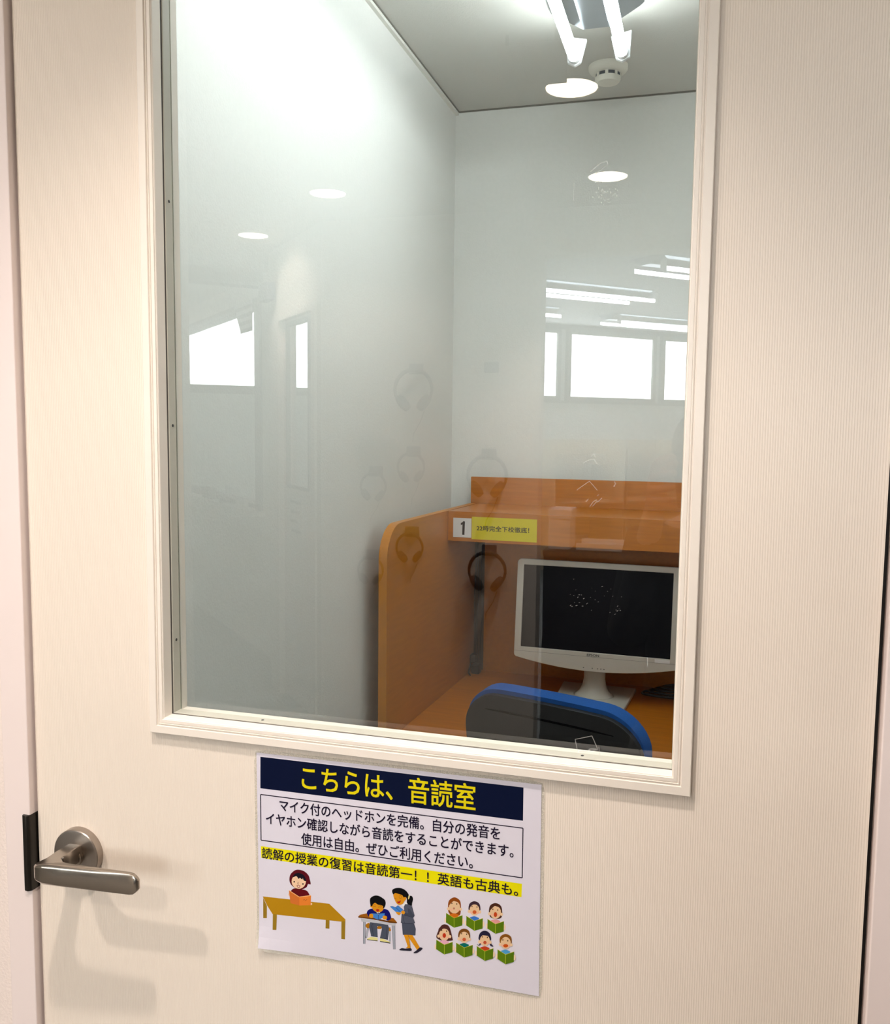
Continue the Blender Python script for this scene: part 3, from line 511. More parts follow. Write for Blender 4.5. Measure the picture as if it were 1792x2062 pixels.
  ((214,142,22),[(152.23,-133.55),(152.4,-132.82),(152.69,-132.08),(153.13,-131.41),(153.75,-130.88),(154.6,-130.59),(155.82,-130.6),(157.39,-130.84),(159.07,-131.24),(160.67,-131.68),(161.95,-132.07),(162.91,-132.41),(163.68,-132.77),(164.29,-133.14),(164.79,-133.52),(165.2,-133.9),(165.51,-134.28),(165.72,-134.66),(165.82,-135.05),(165.81,-135.45),(165.72,-135.9),(165.48,-136.38),(165.1,-136.89),(164.64,-137.43),(164.18,-137.98),(163.78,-138.53),(163.47,-139.11),(163.22,-139.71),(162.96,-140.31),(162.64,-140.87),(162.2,-141.37),(161.59,-141.84),(160.85,-142.3),(160.04,-142.69),(159.25,-142.97),(158.52,-143.09),(157.86,-143.05),(157.24,-142.86),(156.64,-142.56),(156.06,-142.14),(155.52,-141.63),(155.01,-140.99),(154.51,-140.19),(154.05,-139.31),(153.63,-138.41),(153.27,-137.56),(152.93,-136.74),(152.6,-135.9),(152.34,-135.08),(152.2,-134.29)]),
  ((6,6,10),[(150.92,-130.11),(150.93,-129.57),(151.02,-129.05),(151.21,-128.54),(151.53,-128.07),(151.98,-127.61),(152.6,-127.16),(153.39,-126.72),(154.28,-126.3),(155.23,-125.95),(156.19,-125.68),(157.2,-125.48),(158.27,-125.34),(159.37,-125.27),(160.44,-125.29),(161.44,-125.4),(162.37,-125.63),(163.27,-125.97),(164.12,-126.38),(164.91,-126.85),(165.62,-127.36),(166.28,-127.92),(166.88,-128.53),(167.41,-129.2),(167.87,-129.89),(168.23,-130.59),(168.51,-131.32),(168.71,-132.1),(168.82,-132.89),(168.84,-133.66),(168.75,-134.39),(168.49,-135.16),(168.07,-135.99),(167.58,-136.74),(167.11,-137.31),(166.76,-137.55),(166.56,-137.35),(166.46,-136.79),(166.39,-136.05),(166.3,-135.33),(166.14,-134.8),(165.88,-134.46),(165.57,-134.21),(165.23,-134.02),(164.89,-133.9),(164.57,-133.84),(164.27,-133.91),(163.98,-134.12),(163.7,-134.35),(163.41,-134.5),(163.1,-134.48),(162.83,-134.22),(162.59,-133.79),(162.33,-133.28),(161.96,-132.79),(161.43,-132.41),(160.65,-132.15),(159.66,-131.95),(158.59,-131.79),(157.57,-131.67),(156.71,-131.57),(156.03,-131.47),(155.47,-131.38),(154.97,-131.33),(154.52,-131.35),(154.08,-131.45),(153.65,-131.75),(153.25,-132.22),(152.89,-132.71),(152.55,-133.07),(152.23,-133.14),(151.89,-132.83),(151.55,-132.24),(151.24,-131.51),(151.02,-130.76)]),
  ((225,215,150),[(168.33,-131.61),(168.79,-131.39),(169.31,-131.65),(169.58,-132.19),(169.43,-133.15),(169.04,-134.39),(168.64,-135.29),(168.27,-135.67),(167.9,-135.71),(167.7,-135.33),(167.77,-134.21),(168.02,-132.67)]),
  ((100,55,12),[(153.2,-136.77),(154.34,-137.13),(155.47,-136.2),(155.29,-135.97),(154.31,-136.83),(153.34,-136.47)]),
  ((100,55,12),[(158.08,-135.65),(159.58,-136.32),(161.09,-135.19),(160.92,-134.95),(159.59,-136.01),(158.25,-135.36)]),
  ((100,55,12),[(158.06,-134.11),(159.58,-133.36),(161.36,-133.86),(161.49,-133.55),(159.6,-133.05),(157.96,-133.83)]),
  ((180,28,22),[(156.05,-139.99),(156.36,-139.79),(156.96,-139.67),(157.65,-139.57),(158.26,-139.39),(158.81,-139.01),(159.37,-138.52),(159.84,-138.13),(160.11,-138.06),(160.12,-138.48),(159.94,-139.23),(159.65,-140.05),(159.31,-140.68),(158.92,-141.09),(158.43,-141.4),(157.93,-141.58),(157.47,-141.59),(157.0,-141.34),(156.51,-140.89),(156.14,-140.38)]),
  ((235,235,235),[(160.88,-143.14),(164.82,-138.37),(167.28,-140.58),(164.03,-143.79)]),
  ((80,84,100),[(163.24,-144.33),(164.56,-141.27),(167.17,-140.86),(171.35,-142.02),(174.47,-151.9),(173.16,-154.19),(175.09,-159.17),(167.15,-161.14),(160.06,-161.25),(160.87,-151.99),(164.02,-150.97)]),
  ((70,75,92),[(161.11,-161.34),(173.94,-159.93),(175.77,-165.2),(175.29,-172.15),(162.14,-173.71)]),
  ((214,142,22),[(167.66,-172.79),(172.37,-172.43),(179.93,-183.77),(177.06,-186.97),(169.22,-176.71)]),
  ((214,142,22),[(163.19,-173.54),(167.92,-172.75),(170.11,-186.6),(165.12,-187.14),(167.22,-184.89)]),
  ((120,75,10),[(167.51,-172.98),(169.33,-177.5),(169.95,-186.64),(170.26,-186.56),(169.64,-177.4),(167.8,-172.82)]),
  ((38,34,50),[(158.68,-189.61),(159.29,-189.0),(160.25,-188.29),(161.32,-187.79),(162.44,-187.7),(163.69,-187.81),(165.12,-187.77),(167.0,-187.24),(169.06,-186.54),(170.58,-186.31),(171.38,-186.94),(171.64,-188.03),(171.1,-188.94),(169.38,-189.42),(166.86,-189.73),(164.48,-189.97),(162.41,-190.23),(160.48,-190.43),(159.1,-190.48),(158.48,-190.32),(158.41,-190.02)]),
  ((38,34,50),[(173.4,-190.43),(174.1,-189.65),(175.29,-188.61),(176.54,-187.48),(177.75,-186.14),(179.03,-184.73),(180.19,-183.83),(181.44,-183.68),(182.58,-184.05),(182.9,-184.83),(181.81,-186.25),(179.88,-188.09),(178.11,-189.56),(176.79,-190.34),(175.64,-190.74),(174.71,-190.93),(173.95,-190.99),(173.43,-190.85)]),
  ((64,128,205),[(148.65,-146.36),(150.87,-145.54),(154.56,-146.21),(156.94,-143.76),(164.65,-148.79),(160.08,-150.45),(154.55,-150.81)]),
  ((40,40,60),[(154.44,-146.37),(159.96,-150.5),(160.21,-150.19),(154.69,-146.06)]),
  ((40,40,60),[(148.68,-146.48),(150.85,-145.67),(154.58,-146.34),(156.89,-143.88),(164.57,-148.9),(164.73,-148.67),(156.99,-143.63),(154.55,-146.09),(150.89,-145.41),(148.62,-146.24)]),
  ((214,142,22),[(154.82,-150.87),(155.34,-150.65),(156.3,-150.6),(157.37,-150.65),(158.24,-150.74),(158.89,-150.86),(159.46,-151.04),(159.88,-151.29),(160.08,-151.6),(159.99,-152.04),(159.67,-152.6),(159.22,-153.13),(158.76,-153.47),(158.28,-153.63),(157.74,-153.65),(157.18,-153.54),(156.65,-153.29),(156.05,-152.79),(155.39,-152.08),(154.9,-151.36)]),
  ((214,142,22),[(160.34,-149.99),(160.65,-149.44),(161.21,-148.85),(161.86,-148.35),(162.45,-148.1),(163.01,-148.16),(163.6,-148.45),(164.11,-148.87),(164.44,-149.34),(164.55,-149.91),(164.52,-150.61),(164.33,-151.28),(164.02,-151.75),(163.48,-152.0),(162.74,-152.1),(161.99,-152.07),(161.39,-151.91),(160.95,-151.57),(160.57,-151.08),(160.35,-150.52)]),
  ((64,68,84),[(164.28,-150.41),(167.16,-150.47),(168.31,-148.99),(167.69,-145.19),(169.52,-145.42),(173.95,-152.24),(172.64,-153.85),(163.49,-152.88)]),
  ((40,40,60),[(171.46,-142.04),(174.31,-151.94),(172.65,-153.7),(163.53,-152.72),(163.45,-153.03),(172.63,-154.01),(174.62,-151.86),(171.76,-141.91)]),
  ((40,40,60),[(161.5,-151.93),(163.85,-160.93),(164.15,-160.81),(161.81,-151.8)]),
  ((40,40,60),[(160.03,-161.43),(167.14,-161.32),(175.11,-159.35),(175.08,-158.99),(167.15,-160.96),(160.09,-161.06)]),
  ((40,40,60),[(167.56,-145.23),(168.18,-149.03),(168.44,-148.95),(167.82,-145.15)]),
 ],
 'p3': [
  ((140,70,16),[(208.88,-137.14),(208.92,-135.81),(209.0,-134.4),(209.19,-132.98),(209.53,-131.65),(210.08,-130.48),(210.89,-129.4),(211.94,-128.37),(213.12,-127.47),(214.33,-126.8),(215.48,-126.44),(216.62,-126.44),(217.84,-126.74),(219.02,-127.27),(220.06,-127.98),(220.88,-128.8),(221.42,-129.77),(221.77,-130.93),(221.97,-132.23),(222.07,-133.62),(222.12,-135.07),(222.13,-136.71),(222.07,-138.57),(221.92,-140.45),(221.66,-142.12),(221.28,-143.36),(220.69,-144.12),(219.92,-144.52),(219.07,-144.68),(218.25,-144.69),(217.57,-144.64),(217.06,-144.42),(216.64,-143.97),(216.27,-143.45),(215.92,-143.05),(215.54,-142.92),(215.16,-143.2),(214.81,-143.79),(214.45,-144.47),(214.03,-145.04),(213.51,-145.29),(212.83,-145.21),(212.01,-144.94),(211.15,-144.5),(210.37,-143.9),(209.78,-143.15),(209.38,-142.21),(209.11,-141.06),(208.95,-139.78),(208.88,-138.45)]),
  ((232,200,162),[(210.58,-138.92),(210.4,-139.77),(209.91,-140.45),(209.23,-140.78),(208.55,-140.66),(208.05,-140.14),(207.87,-139.35),(208.04,-138.5),(208.54,-137.83),(209.22,-137.5),(209.9,-137.61),(210.39,-138.13)]),
  ((232,200,162),[(223.14,-137.49),(222.96,-138.33),(222.47,-139.01),(221.8,-139.33),(221.12,-139.22),(220.63,-138.7),(220.44,-137.91),(220.62,-137.07),(221.11,-136.39),(221.78,-136.07),(222.46,-136.18),(222.95,-136.7)]),
  ((226,190,150),[(221.24,-135.75),(221.02,-137.58),(220.35,-139.35),(219.29,-140.89),(217.92,-142.09),(216.35,-142.86),(214.72,-143.12),(213.15,-142.85),(211.76,-142.09),(210.69,-140.88),(210.0,-139.32),(209.76,-137.55),(209.99,-135.71),(210.66,-133.94),(211.73,-132.4),(213.11,-131.2),(214.67,-130.44),(216.31,-130.19),(217.87,-130.46),(219.25,-131.23),(220.32,-132.44),(221.0,-133.98)]),
  ((140,70,16),[(209.42,-136.04),(209.24,-135.3),(209.3,-133.85),(209.61,-132.18),(210.21,-130.8),(211.22,-129.69),(212.57,-128.64),(214.06,-127.82),(215.48,-127.39),(216.9,-127.45),(218.39,-127.87),(219.74,-128.56),(220.75,-129.44),(221.33,-130.75),(221.61,-132.47),(221.66,-134.02),(221.58,-134.81),(221.33,-134.48),(220.9,-133.41),(220.33,-132.14),(219.68,-131.23),(218.85,-130.83),(217.87,-130.63),(216.91,-130.54),(216.17,-130.42),(215.78,-130.19),(215.61,-129.94),(215.46,-129.8),(215.15,-129.89),(214.6,-130.3),(213.93,-130.94),(213.19,-131.7),(212.45,-132.49),(211.63,-133.52),(210.72,-134.75),(209.92,-135.74)]),
  ((236,175,150),[(213.49,-139.49),(213.24,-140.09),(212.56,-140.54),(211.72,-140.68),(211.05,-140.44),(210.79,-139.92),(211.04,-139.31),(211.72,-138.86),(212.56,-138.73),(213.23,-138.97)]),
  ((236,175,150),[(220.25,-138.9),(219.99,-139.5),(219.32,-139.95),(218.49,-140.08),(217.81,-139.84),(217.55,-139.32),(217.81,-138.72),(218.48,-138.27),(219.31,-138.14),(219.99,-138.38)]),
  ((70,48,20),[(213.47,-132.88),(213.37,-133.38),(213.1,-133.71),(212.77,-133.77),(212.49,-133.51),(212.39,-133.05),(212.49,-132.55),(212.76,-132.21),(213.09,-132.16),(213.37,-132.41)]),
  ((70,48,20),[(218.4,-132.79),(218.3,-133.29),(218.03,-133.63),(217.7,-133.68),(217.43,-133.42),(217.32,-132.96),(217.42,-132.46),(217.69,-132.13),(218.03,-132.07),(218.3,-132.33)]),
  ((190,120,100),[(216.06,-137.72),(215.98,-138.15),(215.76,-138.54),(215.44,-138.83),(215.05,-138.97),(214.66,-138.95),(214.33,-138.76),(214.11,-138.44),(214.03,-138.04),(214.11,-137.61),(214.32,-137.22),(214.65,-136.93),(215.04,-136.79),(215.43,-136.81),(215.76,-137.0),(215.98,-137.32)]),
  ((205,105,20),[(210.33,-145.25),(210.77,-144.61),(211.8,-144.07),(212.83,-143.62),(213.66,-143.25),(214.49,-142.96),(215.33,-142.81),(216.2,-142.83),(217.07,-142.98),(217.9,-143.22),(218.86,-143.46),(219.78,-143.79),(220.07,-144.38),(219.24,-145.46),(217.79,-146.81),(216.57,-147.87),(215.98,-148.43),(215.64,-148.71),(215.22,-148.77),(214.62,-148.62),(213.95,-148.26),(213.18,-147.73),(212.09,-146.98),(210.91,-146.07)]),
  ((240,212,180),[(207.63,-151.02),(207.49,-152.48),(207.09,-153.6),(206.55,-154.07),(206.0,-153.78),(205.6,-152.79),(205.45,-151.37),(205.59,-149.91),(205.99,-148.79),(206.53,-148.32),(207.08,-148.62),(207.48,-149.61)]),
  ((240,212,180),[(225.48,-149.16),(225.32,-150.75),(224.88,-151.97),(224.28,-152.49),(223.67,-152.17),(223.22,-151.09),(223.05,-149.55),(223.21,-147.96),(223.65,-146.74),(224.25,-146.22),(224.86,-146.55),(225.31,-147.62)]),
  ((214,200,60),[(206.72,-144.53),(215.16,-148.3),(223.96,-144.14),(223.71,-143.4),(215.27,-147.47),(207.14,-143.77)]),
  ((92,124,10),[(207.06,-143.99),(215.22,-147.88),(215.25,-157.72),(206.95,-153.6)]),
  ((84,116,8),[(215.22,-147.88),(223.77,-143.65),(223.61,-154.03),(215.25,-157.72)]),
  ((176,190,50),[(214.98,-147.92),(215.01,-157.76),(215.49,-157.68),(215.45,-147.84)]),
  ((58,40,52),[(229.78,-136.58),(229.66,-135.57),(229.74,-134.25),(230.0,-132.8),(230.41,-131.42),(230.95,-130.29),(231.67,-129.4),(232.6,-128.61),(233.65,-127.96),(234.72,-127.49),(235.74,-127.25),(236.76,-127.23),(237.84,-127.41),(238.89,-127.78),(239.82,-128.34),(240.54,-129.07),(241.07,-130.11),(241.45,-131.48),(241.69,-132.96),(241.76,-134.33),(241.64,-135.38),(241.32,-136.05),(240.78,-136.49),(240.1,-136.78),(239.31,-137.0),(238.46,-137.23),(237.5,-137.51),(236.39,-137.76),(235.22,-137.96),(234.1,-138.08),(233.13,-138.08),(232.26,-138.01),(231.43,-137.88),(230.7,-137.64),(230.13,-137.22)]),
  ((232,200,162),[(231.66,-138.31),(231.48,-139.16),(231.0,-139.83),(230.33,-140.15),(229.66,-140.04),(229.17,-139.52),(228.98,-138.74),(229.16,-137.9),(229.65,-137.22),(230.31,-136.9),(230.98,-137.01),(231.48,-137.53)]),
  ((232,200,162),[(242.59,-137.12),(242.41,-137.96),(241.93,-138.63),(241.27,-138.95),(240.6,-138.84),(240.11,-138.33),(239.93,-137.54),(240.1,-136.7),(240.59,-136.03),(241.25,-135.71),(241.91,-135.82),(242.4,-136.34)]),
  ((226,190,150),[(240.71,-135.39),(240.53,-137.02),(239.95,-138.58),(239.04,-139.95),(237.87,-141.01),(236.52,-141.68),(235.12,-141.91),(233.77,-141.67),(232.58,-140.98),(231.65,-139.9),(231.06,-138.52),(230.85,-136.95),(231.04,-135.31),(231.62,-133.75),(232.53,-132.38),(233.71,-131.32),(235.06,-130.66),(236.46,-130.44),(237.81,-130.68),(238.99,-131.37),(239.91,-132.45),(240.51,-133.82)]),
  ((58,40,52),[(230.31,-135.81),(230.21,-135.18),(230.27,-133.78),(230.55,-132.14),(231.08,-130.81),(231.98,-129.81),(233.17,-128.88),(234.49,-128.16),(235.74,-127.79),(237.0,-127.8),(238.32,-128.12),(239.51,-128.7),(240.41,-129.49),(240.95,-130.79),(241.23,-132.52),(241.31,-134.06),(241.24,-134.77),(241.02,-134.22),(240.61,-132.84),(240.07,-131.28),(239.42,-130.19),(238.62,-129.72),(237.68,-129.54),(236.69,-129.55),(235.75,-129.68),(234.87,-129.89),(233.99,-130.24),(233.16,-130.74),(232.42,-131.42),(231.74,-132.55),(231.11,-134.04),(230.61,-135.31)]),
  ((236,175,150),[(233.8,-138.99),(233.55,-139.59),(232.88,-140.04),(232.06,-140.17),(231.39,-139.93),(231.13,-139.42),(231.38,-138.82),(232.05,-138.37),(232.87,-138.24),(233.54,-138.47)]),
  ((236,175,150),[(240.47,-138.41),(240.22,-139.0),(239.55,-139.45),(238.73,-139.58),(238.06,-139.34),(237.81,-138.83),(238.06,-138.23),(238.72,-137.78),(239.54,-137.65),(240.21,-137.89)]),
  ((70,48,20),[(233.83,-132.75),(233.74,-133.25),(233.47,-133.58),(233.14,-133.63),(232.87,-133.38),(232.77,-132.92),(232.87,-132.43),(233.13,-132.09),(233.46,-132.04),(233.73,-132.29)]),
  ((70,48,20),[(238.83,-132.64),(238.74,-133.14),(238.47,-133.47),(238.14,-133.52),(237.87,-133.27),(237.77,-132.81),(237.87,-132.32),(238.13,-131.98),(238.46,-131.93),(238.73,-132.18)]),
  ((200,90,40),[(237.8,-138.02),(237.65,-138.77),(237.22,-139.45),(236.58,-139.96),(235.81,-140.23),(235.05,-140.21),(234.39,-139.9),(233.96,-139.35),(233.8,-138.65),(233.95,-137.9),(234.38,-137.22),(235.03,-136.7),(235.79,-136.44),(236.56,-136.46),(237.21,-136.77),(237.64,-137.32)]),
  ((55,115,200),[(230.89,-145.02),(231.32,-144.39),(232.34,-143.85),(233.36,-143.4),(234.18,-143.03),(235.0,-142.75),(235.83,-142.6),(236.68,-142.62),(237.55,-142.77),(238.36,-143.01),(239.31,-143.25),(240.22,-143.57),(240.5,-144.15),(239.69,-145.23),(238.26,-146.57),(237.06,-147.62),(236.48,-148.19),(236.14,-148.46),(235.73,-148.52),(235.14,-148.37),(234.47,-148.01),(233.72,-147.49),(232.64,-146.74),(231.47,-145.83)]),
  ((240,212,180),[(228.24,-150.75),(228.1,-152.21),(227.71,-153.32),(227.18,-153.79),(226.64,-153.49),(226.24,-152.51),(226.09,-151.1),(226.23,-149.65),(226.62,-148.54),(227.15,-148.07),(227.69,-148.37),(228.09,-149.35)]),
  ((240,212,180),[(245.85,-148.91),(245.7,-150.49),(245.27,-151.7),(244.68,-152.21),(244.08,-151.89),(243.63,-150.83),(243.46,-149.3),(243.61,-147.71),(244.04,-146.5),(244.64,-145.99),(245.24,-146.31),(245.68,-147.38)]),
  ((214,200,60),[(227.33,-144.31),(235.67,-148.05),(244.34,-143.92),(244.1,-143.19),(235.77,-147.23),(227.74,-143.55)]),
  ((92,124,10),[(227.67,-143.77),(235.72,-147.64),(235.78,-157.41),(227.58,-153.31)]),
  ((84,116,8),[(235.72,-147.64),(244.16,-143.43),(244.02,-153.74),(235.78,-157.41)]),
  ((176,190,50),[(235.49,-147.68),(235.54,-157.45),(236.01,-157.37),(235.96,-147.6)]),
  ((72,38,26),[(250.13,-135.72),(250.19,-134.52),(250.3,-133.12),(250.51,-131.65),(250.86,-130.27),(251.4,-129.12),(252.2,-128.17),(253.22,-127.31),(254.36,-126.6),(255.54,-126.08),(256.65,-125.82),(257.76,-125.81),(258.94,-126.02),(260.08,-126.44),(261.11,-127.04),(261.92,-127.81),(262.49,-128.85),(262.9,-130.16),(263.16,-131.6),(263.32,-133.02),(263.42,-134.29),(263.44,-135.4),(263.37,-136.46),(263.21,-137.45),(262.97,-138.34),(262.67,-139.11),(262.33,-139.73),(261.95,-140.22),(261.48,-140.62),(260.87,-140.94),(260.06,-141.21),(258.94,-141.43),(257.52,-141.6),(256.01,-141.69),(254.6,-141.69),(253.48,-141.59),(252.68,-141.38),(252.09,-141.07),(251.64,-140.67),(251.28,-140.19),(250.95,-139.64),(250.65,-139.02),(250.4,-138.34),(250.23,-137.58),(250.13,-136.71)]),
  ((232,200,162),[(251.99,-137.45),(251.82,-138.28),(251.34,-138.95),(250.69,-139.27),(250.02,-139.16),(249.54,-138.65),(249.35,-137.87),(249.52,-137.03),(250.0,-136.36),(250.66,-136.04),(251.32,-136.15),(251.81,-136.67)]),
  ((232,200,162),[(264.09,-136.06),(263.92,-136.89),(263.44,-137.56),(262.79,-137.88),(262.13,-137.77),(261.65,-137.25),(261.47,-136.48),(261.64,-135.64),(262.11,-134.98),(262.76,-134.66),(263.42,-134.77),(263.9,-135.28)]),
  ((226,190,150),[(262.24,-134.34),(262.03,-136.19),(261.39,-137.96),(260.38,-139.51),(259.06,-140.72),(257.56,-141.48),(255.99,-141.73),(254.47,-141.45),(253.14,-140.67),(252.1,-139.45),(251.43,-137.88),(251.19,-136.09),(251.4,-134.24),(252.05,-132.46),(253.07,-130.91),(254.38,-129.71),(255.89,-128.96),(257.46,-128.71),(258.97,-128.99),(260.3,-129.77),(261.33,-131.0),(262.0,-132.56)]),
  ((72,38,26),[(250.78,-134.61),(250.61,-133.88),(250.66,-132.45),(250.96,-130.81),(251.54,-129.44),(252.51,-128.35),(253.82,-127.31),(255.27,-126.5),(256.65,-126.08),(258.04,-126.14),(259.49,-126.55),(260.81,-127.24),(261.79,-128.1),(262.36,-129.4),(262.64,-131.1),(262.7,-132.62),(262.62,-133.4),(262.38,-133.08),(261.95,-132.02),(261.39,-130.77),(260.76,-129.87),(259.95,-129.47),(258.99,-129.28),(258.05,-129.18),(257.33,-129.07),(256.95,-128.85),(256.79,-128.6),(256.65,-128.46),(256.34,-128.55),(255.81,-128.95),(255.16,-129.58),(254.44,-130.33),(253.73,-131.11),(252.93,-132.12),(252.05,-133.34),(251.27,-134.32)]),
  ((236,175,150),[(254.77,-138.02),(254.52,-138.61),(253.87,-139.06),(253.05,-139.19),(252.39,-138.95),(252.13,-138.44),(252.38,-137.84),(253.04,-137.4),(253.85,-137.27),(254.51,-137.5)]),
  ((236,175,150),[(261.34,-137.44),(261.1,-138.03),(260.44,-138.48),(259.63,-138.61),(258.97,-138.37),(258.72,-137.86),(258.97,-137.26),(259.62,-136.82),(260.43,-136.69),(261.09,-136.92)]),
  ((70,48,20),[(254.6,-132.46),(254.5,-132.95),(254.24,-133.28),(253.91,-133.33),(253.65,-133.08),(253.54,-132.62),(253.64,-132.13),(253.9,-131.8),(254.23,-131.75),(254.49,-132.0)]),
  ((70,48,20),[(259.46,-132.43),(259.37,-132.92),(259.11,-133.25),(258.78,-133.3),(258.52,-133.05),(258.41,-132.59),(258.51,-132.1),(258.77,-131.77),(259.09,-131.72),(259.36,-131.97)]),
  ((190,64,22),[(258.39,-137.24),(258.26,-138.23),(257.9,-139.12),(257.35,-139.76),(256.7,-140.06),(256.04,-139.97),(255.48,-139.51),(255.1,-138.74),(254.97,-137.78),(255.09,-136.78),(255.45,-135.9),(256.0,-135.25),(256.66,-134.96),(257.31,-135.05),(257.87,-135.51),(258.25,-136.28)]),
  ((222,150,150),[(252.05,-144.66),(252.47,-144.03),(253.47,-143.49),(254.48,-143.05),(255.29,-142.68),(256.1,-142.4),(256.91,-142.25),(257.76,-142.27),(258.61,-142.42),(259.42,-142.66),(260.35,-142.9),(261.25,-143.22),(261.53,-143.8),(260.73,-144.87),(259.32,-146.2),(258.14,-147.24),(257.57,-147.8),(257.24,-148.07),(256.83,-148.13),(256.24,-147.98),(255.59,-147.62),(254.84,-147.11),(253.78,-146.36),(252.62,-145.46)]),
  ((240,212,180),[(249.44,-150.35),(249.31,-151.79),(248.93,-152.9),(248.4,-153.36),(247.87,-153.07),(247.48,-152.09),(247.32,-150.7),(247.46,-149.25),(247.84,-148.15),(248.36,-147.69),(248.9,-147.98),(249.29,-148.96)]),
  ((240,212,180),[(266.82,-148.52),(266.67,-150.09),(266.25,-151.29),(265.67,-151.8),(265.07,-151.49),(264.63,-150.42),(264.46,-148.9),(264.6,-147.33),(265.03,-146.13),(265.61,-145.62),(266.2,-145.94),(266.64,-147.0)]),
  ((214,200,60),[(248.53,-143.95),(256.77,-147.66),(265.32,-143.57),(265.08,-142.84),(256.87,-146.85),(248.94,-143.19)]),
  ((92,124,10),[(248.86,-143.42),(256.82,-147.26),(256.9,-156.96),(248.8,-152.89)]),
  ((84,116,8),[(256.82,-147.26),(265.13,-143.08),(265.02,-153.32),(256.9,-156.96)]),
  ((176,190,50),[(256.59,-147.29),(256.67,-157.0),(257.13,-156.93),(257.05,-147.22)]),
  ((78,40,36),[(199.47,-162.65),(200.02,-161.36),(200.59,-160.13),(201.2,-159.0),(201.84,-158.01),(202.53,-157.2),(203.28,-156.56),(204.09,-156.08),(204.93,-155.74),(205.78,-155.57),(206.62,-155.57),(207.45,-155.67),(208.3,-155.85),(209.14,-156.24),(209.95,-156.94),(210.71,-158.06),(211.44,-159.88),(212.18,-162.34),(212.86,-165.0),(213.42,-167.43),(213.8,-169.2),(214.06,-170.16),(214.22,-170.59),(214.23,-170.73),(214.0,-170.78),(213.47,-170.98),(212.5,-171.33),(211.15,-171.71),(209.6,-172.07),(208.05,-172.38),(206.67,-172.6),(205.47,-172.76),(204.32,-172.87),(203.22,-172.91),(202.18,-172.86),(201.2,-172.7),(200.19,-172.46),(199.14,-172.16),(198.2,-171.75),(197.47,-171.14),(197.08,-170.28),(197.13,-169.06),(197.54,-167.5),(198.15,-165.8),(198.84,-164.12)]),
  ((232,200,162),[(200.78,-168.63),(200.6,-169.49),(200.1,-170.18),(199.41,-170.52),(198.73,-170.41),(198.23,-169.89),(198.04,-169.09),(198.22,-168.23),(198.72,-167.54),(199.41,-167.21),(200.09,-167.32),(200.59,-167.84)]),
  ((232,200,162),[(212.5,-167.22),(212.32,-168.08),(211.83,-168.76),(211.15,-169.1),(210.47,-168.99),(209.97,-168.47),(209.79,-167.68),(209.97,-166.82),(210.46,-166.14),(211.14,-165.8),(211.82,-165.91),(212.32,-166.43)]),
  ((226,190,150),[(210.59,-165.48),(210.39,-167.3),(209.76,-169.04),(208.78,-170.56),(207.51,-171.75),(206.06,-172.5),(204.54,-172.76),(203.09,-172.5),(201.81,-171.74),(200.81,-170.54),(200.18,-169.0),(199.96,-167.25),(200.17,-165.43),(200.79,-163.69),(201.79,-162.17),(203.06,-160.98),(204.51,-160.24),(206.02,-159.99),(207.48,-160.26),(208.75,-161.02),(209.74,-162.21),(210.37,-163.74)]),
  ((78,40,36),[(199.13,-165.81),(198.95,-165.07),(199.01,-163.6),(199.33,-161.92),(199.94,-160.51),(200.96,-159.38),(202.32,-158.31),(203.83,-157.47),(205.26,-157.03),(206.69,-157.07),(208.2,-157.48),(209.56,-158.17),(210.57,-159.04),(211.16,-160.36),(211.44,-162.1),(211.5,-163.65),(211.41,-164.46),(211.16,-164.13),(210.72,-163.05),(210.15,-161.77),(209.49,-160.86),(208.66,-160.46),(207.67,-160.28),(206.7,-160.19),(205.95,-160.07),(205.56,-159.85),(205.39,-159.6),(205.24,-159.46),(204.93,-159.55),(204.37,-159.97),(203.69,-160.62),(202.95,-161.4),(202.2,-162.2),(201.37,-163.24),(200.45,-164.5),(199.63,-165.51)]),
  ((236,175,150),[(203.24,-169.25),(202.98,-169.86),(202.3,-170.33),(201.46,-170.47),(200.77,-170.23),(200.51,-169.71),(200.77,-169.1),(201.45,-168.64),(202.3,-168.5),(202.98,-168.73)]),
  ((236,175,150),[(210.06,-168.59),(209.8,-169.2),(209.12,-169.67),(208.28,-169.81),(207.6,-169.57),(207.34,-169.05),(207.6,-168.44),(208.28,-167.98),(209.12,-167.84),(209.8,-168.07)]),
  ((70,48,20),[(203.29,-162.16),(203.19,-162.66),(202.92,-163.01),(202.58,-163.06),(202.31,-162.81),(202.2,-162.34),(202.3,-161.84),(202.58,-161.49),(202.91,-161.44),(203.19,-161.69)]),
  ((70,48,20),[(208.14,-162.25),(208.03,-162.75),(207.76,-163.1),(207.43,-163.15),(207.15,-162.9),(207.05,-162.43),(207.15,-161.93),(207.42,-161.59),(207.76,-161.53),(208.03,-161.79)]),
  ((190,50,20),[(207.06,-166.9),(206.93,-167.87),(206.54,-168.73),(205.97,-169.37),(205.29,-169.67),(204.61,-169.59),(204.04,-169.15),(203.65,-168.41),(203.51,-167.49),(203.64,-166.52),(204.03,-165.65),(204.6,-165.02),(205.28,-164.72),(205.96,-164.79),(206.54,-165.23),(206.92,-165.97)]),
  ((226,170,190),[(200.38,-174.35),(200.82,-173.71),(201.87,-173.15),(202.91,-172.68),(203.75,-172.3),(204.59,-172.0),(205.44,-171.85),(206.31,-171.86),(207.19,-172.0),(208.03,-172.24),(209.0,-172.47),(209.92,-172.79),(210.21,-173.38),(209.38,-174.48),(207.91,-175.86),(206.68,-176.94),(206.09,-177.51),(205.74,-177.8),(205.31,-177.86),(204.71,-177.71),(204.03,-177.35),(203.26,-176.83),(202.16,-176.08),(200.97,-175.17)]),
